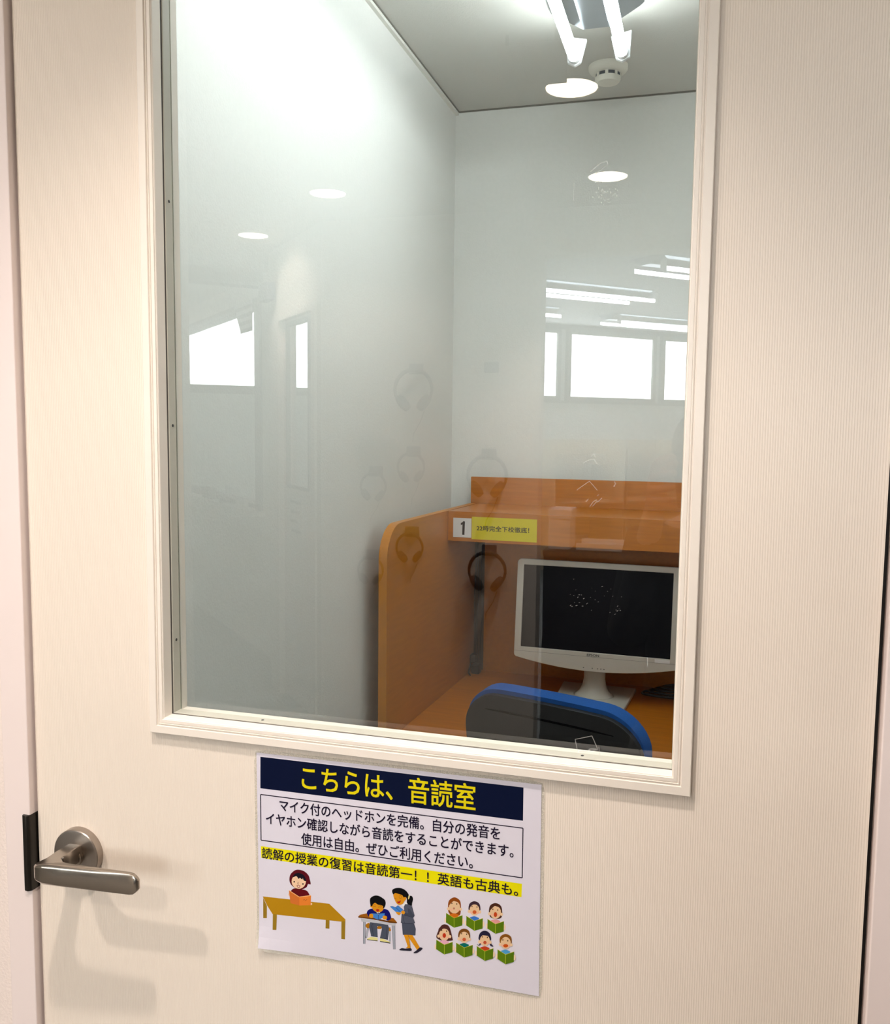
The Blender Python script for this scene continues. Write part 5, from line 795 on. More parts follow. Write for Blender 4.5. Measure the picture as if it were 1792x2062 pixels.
# ------------------------------------------------------------------ things on and behind the desktop
cb = thing('power_cables', 'bundle of thin black cables hanging in the left rear corner of the carrel', 'cable', carrel_pt(0.018, 0.022, 0.7205), DA)
for k, (dx, dy) in enumerate(((-0.009, 0.0), (0.002, -0.006), (0.011, 0.003))):
    pts = [(dx + 0.003 * math.sin(i * 1.1 + k * 2), dy - 0.006, 0.035 + i * 0.0445) for i in range(11)]
    MB().tube(pts, 0.0014, 8).build('cable', M_black, cb, smooth=True)
MB().box((-0.006, -0.050, 0.0), (0.020, -0.020, 0.030)).build('plug', M_black, cb, bevel=0.004)
MB().box((-0.016, -0.034, 0.030), (0.004, -0.004, 0.056)).build('plug', M_black, cb, bevel=0.004)
MB().tube([(0.0, -0.02, 0.05), (-0.012, -0.03, 0.035), (-0.012, -0.055, 0.004), (0.0, -0.075, 0.003)], 0.0022, 8).build('cable', M_black, cb, smooth=True)
cc = thing('coiled_cable', 'coil of glossy black cable lying on the desktop behind the monitor stand', 'cable', (0.365, 1.765, 0.7215), 0.2)
for k in range(4):
    r = 0.060 - 0.006 * k
    MB().tube([(r * 1.25 * math.cos(t * math.pi / 12) + 0.01 * k, r * 0.75 * math.sin(t * math.pi / 12), 0.004 + 0.006 * k + 0.003 * math.sin(t * .5)) for t in range(24)], 0.0036, 8, closed=True).build('loop', M_phone, cc, smooth=True)

# ------------------------------------------------------------------ office chair

chair = thing('office_chair', 'blue fabric office chair with a black shell back standing before the carrel', 'chair', (0.146, 1.015, 0.0), -R_(18))
CB = Matrix.Translation((0, 0, 0.778)) @ Matrix.Rotation(R_(8), 4, 'X')
def backrest(name, hw, top, bot, hb, r, y0, y1, m, bw, K=0.28, arch=0.012, C_=14):
    """a rounded, slightly bent slab, built as a grid of rows from the top corner down"""
    rows = []
    for k in range(11):
        a = R_(90 - 9 * k); rows.append((hw - r + r * math.cos(a), top - r * 0.92 + r * 0.92 * math.sin(a)))
    for k in range(1, 6): t = k / 6; rows.append((hw + (hb - hw) * t * t, (top - r * 0.92) + (bot + 0.05 - top + r * 0.92) * t))
    for k in range(11):
        a = R_(-9 * k); rows.append((hb - 0.05 + 0.05 * math.cos(a), bot + 0.05 + 0.05 * math.sin(a)))
    NR = len(rows); vs = []; fs = []
    for y in (y0, y1):
        for x_, z in rows:
            for c in range(C_ + 1):
                x = -x_ + 2 * x_ * c / C_
                vs.append((x, y + K * x * x, z + (arch * (1 - (x / hw) ** 2) if z > bot + 0.1 else 0)))
    W_ = C_ + 1; H_ = W_ * NR
    for j in range(NR - 1):
        for c in range(C_):
            a = j * W_ + c; fs.append((a, a + 1, a + W_ + 1, a + W_)); fs.append((a + H_, a + H_ + W_, a + H_ + W_ + 1, a + H_ + 1))
    loop = [c for c in range(W_)] + [j * W_ + C_ for j in range(1, NR)] + [(NR - 1) * W_ + c for c in range(C_ - 1, -1, -1)] + [j * W_ for j in range(NR - 2, 0, -1)]
    for i in range(len(loop)): a, b = loop[i], loop[(i + 1) % len(loop)]; fs.append((a, b, b + H_, a + H_))
    o = MB().add(vs, fs).build(name, m, chair, mw=CB)
    b_ = o.modifiers.new('bevel', 'BEVEL'); b_.width = bw; b_.segments = 4; b_.limit_method = 'ANGLE'; b_.angle_limit = R_(50)
    for pl in o.data.polygons: pl.use_smooth = True
    return o
backrest('back_cushion', 0.2095, 0.127, -0.27, 0.185, 0.090, 0.0, 0.036, M_bluefab, 0.015)
backrest('back_shell', 0.2085, 0.117, -0.26, 0.184, 0.088, -0.012, 0.004, M_shell, 0.005)
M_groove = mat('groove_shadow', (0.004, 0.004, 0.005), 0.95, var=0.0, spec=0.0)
gv = MB()
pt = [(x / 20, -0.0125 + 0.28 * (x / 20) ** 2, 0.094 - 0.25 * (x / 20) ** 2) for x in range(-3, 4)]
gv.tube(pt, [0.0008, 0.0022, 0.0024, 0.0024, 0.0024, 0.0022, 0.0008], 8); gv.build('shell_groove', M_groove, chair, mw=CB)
MB().box((-0.035, -0.030, -0.42), (0.035, -0.012, -0.12)).build('back_bracket', M_shell, chair, bevel=0.006, mw=CB)
MB().box((-0.035, -0.02, 0.405), (0.035, 0.26, 0.425)).build('seat_bracket', M_shell, chair, bevel=0.005)
pts = rrect(-0.23, 0.035, 0.23, 0.465, 0.09, 6)
MB().prism(pts, 0.435, 0.505).build('seat', M_bluefab, chair, bevel=0.02, seg=4)
MB().prism([(x * 0.95, 0.25 + (y - 0.25) * 0.95) for x, y in pts], 0.422, 0.440).build('seat_pan', M_shell, chair)
MB().lathe([(0.028, 0.10), (0.028, 0.26), (0.016, 0.26), (0.016, 0.41)], 20, (0, 0.24, 0)).build('gas_lift', M_chrome, chair)
MB().lathe([(0.045, 0.075), (0.045, 0.11), (0.030, 0.13)], 20, (0, 0.24, 0)).build('hub', M_shell, chair)
for k in range(5):
    a = 2 * math.pi * k / 5 + 0.3; d_ = (math.cos(a), math.sin(a))
    lg_ = MB().tube([(0.03 * d_[0], 0.24 + 0.03 * d_[1], 0.095), (0.26 * d_[0], 0.24 + 0.26 * d_[1], 0.070)], [0.022, 0.015], 10).build('leg', M_shell, chair, smooth=True)
    MB().tube([(0.26 * d_[0] - 0.02 * d_[1], 0.24 + 0.26 * d_[1] + 0.02 * d_[0], 0.0275), (0.26 * d_[0] + 0.02 * d_[1], 0.24 + 0.26 * d_[1] - 0.02 * d_[0], 0.0275)], 0.027, 16).build('caster', M_black, lg_)


# ------------------------------------------------------------------ booth ceiling lamp and smoke detector
lamp = thing('fluorescent_lamp', 'white twin tube fluorescent lamp on the booth ceiling', 'lamp', (0.163, 0.80, ZC))
prof = [(-0.108, 0.0), (-0.108, -0.006), (-0.098, -0.014), (-0.030, -0.052), (0.030, -0.052), (0.098, -0.014), (0.108, -0.006), (0.108, 0.0)]
MB().prism(prof, -0.625, 0.545, 'y').build('lamp_body', M_lampw, lamp, bevel=0.003)
TX, TZ = 0.056, -0.092
M_tube = emis('tube_glow', TUBE_C, TUBE_L)
for sx in (-1, 1):
    t = MB().tube([(sx * TX, -0.600, TZ), (sx * TX, 0.585, TZ)], 0.0128, 20).build('tube', M_tube, lamp, smooth=True)
    for ye in (-0.606, 0.591):
        cap = MB().tube([(sx * TX, ye - 0.008, TZ), (sx * TX, ye + 0.008, TZ)], 0.0135, 16).build('end_cap', M_socket, t, smooth=True)
        so = MB().prism([(sx * 0.028, -0.050), (sx * 0.076, -0.040), (sx * (TX + 0.017), TZ - 0.008), (sx * TX, TZ - 0.017), (sx * (TX - 0.015), TZ - 0.010)], ye + (0.006 if ye > 0 else -0.018), ye + (0.018 if ye > 0 else -0.006), 'y')
        so.build('socket', M_socket, lamp, bevel=0.002)
sd = thing('smoke_detector', 'round white smoke detector on the booth ceiling beyond the lamp', 'smoke detector', (0.153, 1.700, ZC))
auto(MB().lathe([(0.052, 0.0), (0.052, -0.010), (0.047, -0.017), (0.034, -0.021)], 40).build('base', M_detector, sd))
MB().lathe([(0.0315, -0.018), (0.0315, -0.031)], 40).build('vent_ring', M_vent, sd)
auto(MB().lathe([(0.034, -0.030), (0.034, -0.036), (0.029, -0.043), (0.012, -0.046)], 40).build('cap', M_detector, sd))
for k in range(8):
    a = 2 * math.pi * k / 8; c = Vector((math.cos(a), math.sin(a), 0)) * 0.0325; d_ = Vector((-math.sin(a), math.cos(a), 0)) * 0.004
    MB().add([c + d_ + Vector((0, 0, -.018)), c - d_ + Vector((0, 0, -.018)), c * 1.06 - d_ + Vector((0, 0, -.018)), c * 1.06 + d_ + Vector((0, 0, -.018)),
              c + d_ + Vector((0, 0, -.032)), c - d_ + Vector((0, 0, -.032)), c * 1.06 - d_ + Vector((0, 0, -.032)), c * 1.06 + d_ + Vector((0, 0, -.032))],
             [(0, 1, 2, 3), (4, 5, 6, 7), (0, 1, 5, 4), (1, 2, 6, 5), (2, 3, 7, 6), (3, 0, 4, 7)]).build('rib', M_detector, sd)

# ------------------------------------------------------------------ corridor and classroom behind the photographer (seen in the glass)

U = Vector((0.719, 0.695)); NN = Vector((-0.695, 0.719))
W0 = Vector((-1.031, 9.389))                          # foot of the classroom window wall
def VP(p): return (p[0], 2 * G - p[1])
def vprism(mb, pts, z0, z1, mi=0): return mb.prism([VP(p) for p in pts], z0, z1, 'z', mi)
def wseg(name, p0, p1, spans, m, th=0.10, side=1):
    """upright wall from p0 to p1; spans = (t0, t1, z0, z1) solid pieces along it (metres)"""
    p0, p1 = Vector(p0), Vector(p1); d = (p1 - p0).normalized(); nr = Vector((-d.y, d.x)) * side * th
    mb = MB()
    for t0, t1, z0, z1 in spans:
        a, b = p0 + d * t0, p0 + d * t1; vprism(mb, [a, b, b + nr, a + nr], z0, z1)
    return struct(mb.build(name, m))
CZ, KZ = 2.42, 2.65
slabm = MB(); slabm.box((-6.0, 0.0, -0.1), (9.5, 2 * G - 15.0, 0.0)); struct(slabm.build('floor', M_cfloor))
slabm = MB(); slabm.box((-6.0, 0.0, KZ), (9.5, 2 * G - 15.0, KZ + 0.1)); struct(slabm.build('ceiling', M_cceil2))
A2 = Vector((-2.173, 4.258)); dA = Vector((-0.7105, 0.7037)); B1 = Vector((-1.895, 3.729)); B0 = Vector((-1.305, 3.100)); AE = A2 + dA * 2.86
cm = MB(); vprism(cm, [(-5.5, 2 * G), (2.6, 2 * G), (2.6, 3.1), (-1.305, 3.1), B1, A2, AE, (-5.5, 6.6)], CZ, CZ + 0.04); struct(cm.build('ceiling', M_cceil))
wseg('wall_opposite', (-1.305, 3.1), (3.6, 3.1), [(0, 1.043, 0, KZ), (1.043, 2.45, 2.225, KZ), (2.45, 4.905, 0, KZ)], M_corr)
wseg('wall_corridor_left', (-5.5, 0.04), (-5.5, 6.6), [(0, 6.56, 0, KZ)], M_corr)
wseg('wall_corridor_end', (-5.5, 6.6), AE, [(0, (Vector(AE) - Vector((-5.5, 6.6))).length, 0, KZ)], M_corr)
wseg('wall_corridor_right', (2.6, 0.04), (2.6, 3.1), [(0, 3.06, 0, KZ)], M_corr, side=-1)
LB = (B1 - B0).length
wseg('wall_entry', B0, B1, [(0, 0.066, 0, KZ), (0.716, LB, 0, KZ), (0.066, 0.716, 2.065, KZ)], M_corr, side=-1)
wseg('wall_return', B1, A2, [(0, (A2 - B1).length, 0, KZ)], M_corr, side=-1)
wseg('wall_glazed', A2, AE, [(0, 0.13, 0, KZ), (0.13, 2.60, 0, 0.93), (0.13, 2.60, 2.285, KZ), (2.60, 2.86, 0, KZ)], M_corr, side=-1)
# soffit beam running off the corner
bm_ = MB(); b1 = Vector((-2.20, 4.25)); vprism(bm_, [b1, b1 - U * 2.6, b1 - U * 2.6 + NN * 0.12, b1 + NN * 0.12], 2.33, CZ); struct(bm_.build('trim_7', M_gray))
# inner glazed window: frame, sill, pane
def along(p, d, t, off=0.0): return p + d * t + Vector((-d.y, d.x)) * off
def wbox(mb, p, d, t0, t1, o0, o1, z0, z1, mi=0): return vprism(mb, [along(p, d, t0, o0), along(p, d, t1, o0), along(p, d, t1, o1), along(p, d, t0, o1)], z0, z1, mi)
win = thing('window_1', None, None, kind='structure')
m_ = MB()
for t0, t1, z0, z1 in ((0.13, 0.245, 0.93, 2.285), (2.555, 2.60, 0.93, 2.285), (0.245, 2.555, 2.24, 2.285), (0.245, 2.555, 0.93, 0.965)): wbox(m_, A2, dA, t0, t1, -0.085, 0.015, z0, z1)
m_.build('window_frame', mat('partition_frame', srgb(66, 70, 70), 0.5), win)
m_ = MB(); wbox(m_, A2, dA, 0.10, 2.63, 0.0, 0.085, 0.900, 0.93); m_.build('window_sill', M_wtrim, win)
m_ = MB(); wbox(m_, A2, dA, 0.245, 2.555, -0.046, -0.042, 0.965, 2.24); m_.build('glass_pane', M_glassback, win)
er = thing('black_pouch', 'dark grey pouch lying on the inner window sill', 'pouch', (*VP(along(A2, dA, 1.30, 0.045)), 0.930), R_(45))
MB().box((-0.11, -0.03, 0), (0.11, 0.03, 0.085)).build('body', M_dark, er, bevel=0.015)
er = thing('board_eraser', 'small dark eraser to the right of the pouch on the sill', 'eraser', (*VP(along(A2, dA, 0.86, 0.05)), 0.930), R_(45))
MB().box((-0.06, -0.025, 0.012), (0.06, 0.025, 0.035)).build('grip', M_hook, er, bevel=0.006); MB().box((-0.06, -0.025, 0), (0.06, 0.025, 0.013)).build('felt', M_dark, er)
ty = thing('clear_tray', 'pale plastic tray at the near end of the sill', 'tray', (*VP(along(A2, dA, 0.36, 0.04)), 0.930), R_(45))
MB().box((-0.14, -0.035, 0), (0.14, 0.035, 0.008)).box((-0.14, -0.035, 0), (0.14, -0.03, 0.05)).box((-0.14, 0.03, 0), (0.14, 0.035, 0.05)).build('shell', M_wtrim, ty)
sp_ = thing('striped_cloth', 'grey and white striped cloth hanging at the upper corner of the glazed partition', 'cloth', (*VP(along(A2, dA, 0.40, 0.022)), 2.085), 0)
for i in range(8):
    m_ = MB(); t0 = 0.26; t1 = 0.62 + 0.035 * i / 7 - 0.10 * (1 - i / 7)
    n_ = 10; top = []
    for k in range(n_ + 1):
        t = t0 + (t1 - t0) * k / n_; o_ = 0.020 + 0.004 * math.sin(k * 1.7); top.append(along(A2, dA, t, o_))
    bot = [p + Vector((-dA.y, dA.x)) * 0.006 for p in top][::-1]
    base = Vector(sp_.location[:2]); poly_ = [tuple(Vector(VP(p)) - base) for p in top + bot]
    m_.prism(poly_, 0.0245 * i, 0.0245 * (i + 1)); m_.build('stripe', M_stripeA if i % 2 else M_stripeB, sp_)
# door beside it
D2 = thing('door_2', None, None, kind='structure'); dB = (B0 - B1).normalized()
def dbox(name, t0, t1, o0, o1, z0, z1, m, par=None): mq = MB(); wbox(mq, B1, dB, t0, t1, o0, o1, z0, z1); return mq.build(name, m, par or D2)
mq = MB()
for t0, t1, z0, z1 in ((0.20, 0.285, 0.01, 2.03), (0.635, 0.75, 0.01, 2.03), (0.285, 0.635, 2.00, 2.03), (0.285, 0.635, 0.01, 1.165)): wbox(mq, B1, dB, t0, t1, 0.02, 0.055, z0, z1)
mq.build('door_panel', M_jamb, D2)
mq = MB()
for t0, t1, z0, z1 in ((0.15, 0.20, 0.0, 2.065), (0.75, 0.80, 0.0, 2.065), (0.20, 0.75, 2.03, 2.065)): wbox(mq, B1, dB, t0, t1, -0.012, 0.09, z0, z1)
mq.build('door_frame', M_corr, D2)
dbox('glass_pane', 0.285, 0.635, 0.036, 0.040, 1.165, 2.00, M_glassback)
mq = MB()
for t0, t1, z0, z1 in ((0.268, 0.288, 1.15, 2.015), (0.632, 0.652, 1.15, 2.015), (0.288, 0.632, 1.995, 2.015), (0.288, 0.632, 1.15, 1.167)): wbox(mq, B1, dB, t0, t1, 0.010, 0.03, z0, z1)
mq.build('window_frame', M_alu, D2)
dbox('door_closer', 0.0, 0.16, -0.06, -0.012, 2.15, 2.24, M_hook)
pn = tag(None or dbox('door_notice', 0.30, 0.62, 0.004, 0.006, 0.86, 1.13, M_card, D2), 'white notice', 'notice'); del pn['category']; del pn['label']
for k in range(4): dbox('notice_mark', 0.36 + 0.02 * (k % 2), 0.54 - 0.03 * (k % 3), 0.0035, 0.004, 1.075 - 0.05 * k, 1.09 - 0.05 * k, M_hook, pn)
# classroom shell
def wp(s, o=0.0): return W0 + U * s + NN * o
SA = -5.2
wseg('wall_window_side', wp(SA), wp(7.5), [(0, 7.5 - SA, 0, KZ)], M_cwall)
wseg('wall_classroom_far', wp(7.5), (8.6, 9.2), [(0, (Vector((8.6, 9.2)) - wp(7.5)).length, 0, KZ)], M_cwall, side=-1)
wseg('wall_classroom_right', (8.6, 9.2), (3.6, 3.1), [(0, math.hypot(5.0, 6.1), 0, KZ)], M_cwall, side=-1)
M_pane = emis('frosted_daylight', (0.93, 0.98, 1.0), WIN_L)
wi = 2
spans = [(-0.04 + 1.372 * k, 1.145 + 1.372 * k) for k in range(-1, 4)] + [(-5.15, -1.52)]
for s0, s1 in spans:
    wn = thing('window_%d' % wi, None, None, kind='structure'); wi += 1
    mq = MB()
    for a, b, z0, z1 in ((s0 - 0.05, s0, 1.80, 2.595), (s1, s1 + 0.05, 1.80, 2.595), (s0, s1, 2.545, 2.595), (s0, s1, 1.80, 1.85)): wbox(mq, W0, U, a, b, -0.05, 0.0, z0, z1)
    mq.build('window_frame', M_alu, wn)
    mq = MB(); wbox(mq, W0, U, s0, s1, -0.022, -0.002, 1.85, 2.545); mq.build('window_pane', M_pane, wn)
mq = MB(); wbox(mq, W0, U, SA, 7.5, -0.07, 0.0, 1.775, 1.80); struct(mq.build('trim_8', M_alu))
mq = MB(); wbox(mq, W0, U, SA, 7.5, -0.006, 0.0, 2.595, KZ); struct(mq.build('trim_9', M_hook))
for k, s in enumerate((-0.76, 0.17, 1.10, 2.03)):
    c = VP(wp(s, -0.85)); cr = thing('beige_carrel', ['beige study carrel at the left edge of the classroom opening, under the windows', 'beige study carrel under the middle classroom window', 'beige study carrel under the gap right of the middle classroom window', 'beige study carrel farthest right under the classroom windows'][k], 'desk', (c[0], c[1], 0), math.atan2(-U.y, U.x), 'beige carrels under the classroom windows')
    MB().box((0, -0.03, 0), (0.02, -0.62, 1.37)).build('side_panel', M_beige, cr); MB().box((0.88, -0.03, 0), (0.90, -0.62, 1.37)).build('side_panel', M_beige, cr)
    MB().box((0.02, -0.60, 0.30), (0.88, -0.62, 1.37)).build('back_panel', M_beige, cr); MB().box((0.02, -0.03, 0.70), (0.88, -0.60, 0.72)).build('desktop', M_beige, cr)
    MB().box((0.02, -0.33, 1.20), (0.88, -0.60, 1.22)).build('shelf', M_beige, cr); MB().box((0.02, -0.33, 1.10), (0.88, -0.345, 1.22)).build('shelf_fascia', M_beige, cr)
M_cab = mat('dark_cabinet', (0.016, 0.016, 0.020), 0.75, var=0.05, spec=0.2)
cbn = thing('low_cabinet', 'low dark cabinet standing across the classroom opening', 'cabinet', (*VP((-0.255, 3.22)), 0))
MB().box((0, 0, 0), (1.40, -0.42, 0.05)).build('plinth', M_black, cbn); MB().box((0, -0.02, 0.05), (1.40, -0.42, 0.90)).build('body', M_cab, cbn)
MB().box((-0.0, 0.005, 0.90), (1.40, -0.43, 0.922)).build('cabinet_top', M_cab, cbn)
for k in range(3):
    dr_ = MB().box((0.01 + 0.463 * k, 0.0, 0.06), (0.465 + 0.463 * k, -0.019, 0.89)).build('door', M_cab, cbn, bevel=0.001)
    MB().box((0.42 + 0.463 * k, 0.012, 0.60), (0.432 + 0.463 * k, 0.0, 0.72)).build('handle', M_alu, dr_)
bx = thing('storage_box', 'small white storage box at the left end of the low dark cabinet', 'box', (*VP((-0.19, 3.36)), 0.922))
MB().box((-0.05, -0.09, 0), (0.05, 0.09, 0.16)).build('body', M_wtrim, bx, bevel=0.003); MB().box((-0.053, -0.093, 0.14), (0.053, 0.093, 0.185)).build('lid', M_card, bx, bevel=0.003)
tp = thing('paper_tray', 'flat white tray of papers on the low dark cabinet', 'tray', (*VP((0.02, 3.36)), 0.922))
MB().box((-0.13, -0.10, 0), (0.13, 0.10, 0.004)).box((-0.13, 0.097, 0), (0.13, 0.10, 0.035)).box((-0.13, -0.10, 0), (0.13, -0.097, 0.035)).build('tray', M_wtrim, tp)
MB().box((-0.105, -0.09, 0.004), (0.105, 0.09, 0.022)).build('papers', M_card, tp)
# classroom ceiling lamps
M_ctube = emis('classroom_tube_glow', (0.92, 0.98, 1.0), CTUBE_L)
def K(x, y): return Vector((CAM.x + 1.214 * (x - CAM.x), CAM.y + 1.214 * (y - CAM.y)))
lamps = [((K(0.039, 5.584) + K(-0.051, 5.82)) / 2 - U * 0.62, 'twin tube classroom lamp in the second row from the opening'), ((K(0.128, 4.313) + K(0.048, 4.473)) / 2 + U * 0.62, 'twin tube classroom lamp nearest the opening, cut by the door frame'),
         ((K(-0.33, 6.774) + K(-0.417, 6.938)) / 2 + U * 0.62, 'twin tube classroom lamp just above the windows'), (K(-0.768, 6.419) - U * 0.62, 'twin tube classroom lamp showing only its end at the left of the opening')]
for c, lab in lamps:
    q = VP(c); lt = thing('classroom_lamp', lab, 'lamp', (q[0], q[1], KZ), -math.atan2(U.y, U.x), 'classroom ceiling lamps')
    MB().prism([(-0.15, 0.0), (-0.15, -0.012), (-0.05, -0.055), (0.05, -0.055), (0.15, -0.012), (0.15, 0.0)], -0.62, 0.62, 'x').build('lamp_body', M_lampw, lt)
    for sy in (-1, 1):
        o_ = 0.05 * sy
        MB().tube([(-0.60 + o_, sy * 0.105, -0.085), (0.60 + o_, sy * 0.105, -0.085)], 0.015, 14).build('tube', M_ctube, lt, smooth=True)
        for e_ in (-0.605, 0.605): MB().box((e_ + o_ - 0.012, sy * 0.105 - 0.018, -0.105), (e_ + o_ + 0.012, sy * 0.105 + 0.018, -0.02)).build('socket', M_socket, lt)
# corridor downlights
M_dl = emis('downlight_glow', (1.0, 0.86, 0.66), 26.0)
DL = [((0.047, 1.761), 'round warm downlight in the corridor ceiling, cut by the hanging sign', 1.2, 132), ((0.055, 2.66), 'round warm downlight nearest the headphone wall', 4.0, 104), ((-1.752, 3.288), 'round warm downlight beside the glazed partition', 1.4, 150),
      ((-1.067, 2.636), 'round warm downlight in the corridor between the sign and the partition', 1.0, 130), ((-0.80, 1.00), 'round warm downlight left of the door', 1.2, 148), ((0.08, 0.586), 'round warm downlight closest to the door', 1.4, 94)]
for (x, y), lab, k, sz in DL:
    dl = thing('ceiling_downlight', lab, 'downlight', (x, 2 * G - y, CZ), 0, 'corridor downlights')
    auto(MB().lathe([(0.082, 0.0), (0.082, -0.003), (0.074, -0.005), (0.0715, -0.002), (0.0715, 0.0)], 40).build('trim_ring', M_wtrim, dl))
    MB().lathe([(0.0712, -0.0005), (0.0712, -0.0035)], 40).build('diffuser', M_dl, dl)
    ld = bpy.data.lights.new('downlight_lamp', 'SPOT'); ld.energy = DOWN_W * k; ld.color = DOWN_C; ld.spot_size = R_(sz); ld.spot_blend = 0.65; ld.shadow_soft_size = 0.02
    ld.cycles.use_multiple_importance_sampling = False
    lo = bpy.data.objects.new('downlight_lamp', ld); COL.objects.link(lo); lo.parent = dl; lo.location = (0, 0, -0.012)
# hanging plate
sg = thing('hanging_sign', 'small white sign plate hanging from the corridor ceiling', 'sign', (-0.078, 2 * G - 1.40, 2.2985))
MB().box((0, -0.004, 0), (0.167, 0.004, 0.098)).build('plate', M_card, sg, bevel=0.001)
for x in (0.02, 0.14): MB().box((x - 0.004, -0.003, 0.098), (x + 0.004, 0.003, CZ - 2.2985)).build('hanger', M_alu, sg)
# headphones on the opposite wall
YW = 2 * G - 3.1
def hook(x, z, lab):
    h = thing('wall_hook', lab, 'hook', (x, YW, z), 0, 'grey hooks on the headphone wall')
    MB().box((-0.034, 0.0, -0.024), (0.034, 0.006, 0.024)).build('plate', M_hook, h, bevel=0.003)
    MB().box((-0.026, 0.006, -0.022), (0.026, 0.034, -0.006)).box((-0.026, 0.030, -0.022), (0.026, 0.036, 0.006)).build('peg', M_hook, h, bevel=0.002)
proto = None
def headset(x, z, k, lab, tilt=0.0):
    global proto
    if proto is None:
        h = thing('headphones', lab, 'headphones', (0, 0, 0), 0, 'grey headphones hanging on the corridor wall')
        R0 = 0.088; pts = []
        for i in range(25):
            a = R_(-38 + 256 * i / 24); pts.append((R0 * math.cos(a), 0.0, R0 * math.sin(a)))
        MB().tube(pts, [0.0055 + 0.0035 * math.sin(math.pi * i / 24) for i in range(25)], 10).build('headband', M_hp, h, smooth=True)
        for sx in (-1, 1):
            c = MB().lathe([(0.020, -0.022), (0.034, -0.016), (0.037, 0.0), (0.034, 0.010), (0.026, 0.014)], 24, axis='x')
            o = c.build('ear_cup', M_hp, h, smooth=True); o.location = (sx * 0.052, 0.0, -0.062); o.rotation_euler = (0, R_(sx * 38), 0); o.scale = (sx, 1, 1.12)
        MB().tube([(-0.05, 0.004, -0.095), (-0.03, 0.0, -0.15), (0.0, -0.004, -0.20), (0.006, 0.0, -0.235)], 0.0022, 8).build('cable', M_hp, h, smooth=True)
        proto = h; r = h
    else:
        r = copy_tree(proto); r['label'] = lab
    r.location = (x, YW + 0.042, z); r.rotation_euler = (0, tilt, R_(180)); r.scale = (k, k, k)
    return r
HP = [(-0.834, 1.647, 1.0, -0.816, 1.735, 'large headphones at the top of the headphone wall', 0.02), (-0.486, 1.266, 1.0, -0.480, 1.349, 'large headphones half hidden by the top of the carrel riser', 0.0), (-0.479, 0.838, 0.95, -0.480, 0.917, 'headphones low on the wall, reflected beside the monitor', 0.0),
      (-0.843, 1.296, 0.72, -0.827, 1.360, 'small headphones with a coiled cable in the middle of the wall', 0.05), (-1.025, 1.203, 0.70, -1.020, 1.263, 'small headphones left of the middle pair and under the white shelf', -0.05), (-0.847, 0.927, 0.72, -0.829, 0.990, 'small headphones reflected on the carrel side panel', 0.05),
      (-1.038, 0.811, 0.70, -1.033, 0.870, 'lowest small headphones at the left, beside the carrel side panel', 0.0)]
HK = ['grey wall hook above the large topmost headphones', 'grey wall hook directly above the carrel riser', 'grey wall hook behind the yellow curfew label', 'grey wall hook above the coiled headphone cable', 'grey wall hook just under the short white shelf', 'grey wall hook at the top edge of the carrel side panel', 'lowest grey wall hook at the left, outside the carrel']
HK_ = []
for x, z, k, hx, hz, lab, t in HP:
    hook(x, z + 0.088 * k + 0.006, HK[len(HK_)]); headset(x, z, k, lab, t); HK_.append(1)
hook(-0.482, 1.745, 'empty grey wall hook right of the topmost headphones')
ws = thing('wall_shelf', 'short white roll shelf on the headphone wall', 'shelf', (-1.115, YW, 1.415))
MB().box((0, 0.0, 0), (0.184, 0.085, 0.006)).build('board', M_wtrim, ws, bevel=0.002); MB().box((0, 0.080, 0), (0.184, 0.086, 0.030)).build('lip', M_wtrim, ws, bevel=0.002)


# ------------------------------------------------------------------ the photographer

def skinmesh(name, verts, edges, mats, parent=None, sub=2):
    me = bpy.data.meshes.new(name); me.from_pydata([v[:3] for v in verts], edges, [])
    me.materials.append(mats)
    o = bpy.data.objects.new(name, me); COL.objects.link(o)
    if parent: o.parent = parent
    sk = o.modifiers.new('skin', 'SKIN'); sk.use_smooth_shade = True
    if not me.skin_vertices: me.skin_vertices.new()
    for i, v in enumerate(verts):
        r = v[3]; me.skin_vertices[0].data[i].radius = r if isinstance(r, tuple) else (r, r)
    me.skin_vertices[0].data[0].use_root = True
    s_ = o.modifiers.new('sub', 'SUBSURF'); s_.levels = sub; s_.render_levels = sub
    return o
PX, PY = 0.457, -1.075                                # where the photographer stands
bv = [(PX, PY, 0.80, (0.13, 0.10)), (PX, PY, 0.93, (0.115, 0.085)), (PX, PY - 0.01, 1.08, (0.125, 0.095)), (PX, PY - 0.01, 1.22, (0.10, 0.075)), (PX, PY + 0.005, 1.295, 0.046), (PX, PY + 0.025, 1.345, 0.048),
      (PX, PY + 0.035, 1.39, (0.064, 0.078)), (PX, PY + 0.028, 1.445, (0.073, 0.086)), (PX, PY + 0.022, 1.495, (0.058, 0.066))]
be = [(i, i + 1) for i in range(8)]
def chain(start, pts):
    k = start
    for p in pts: bv.append(p); be.append((k, len(bv) - 1)); k = len(bv) - 1
    return k
hands = {}
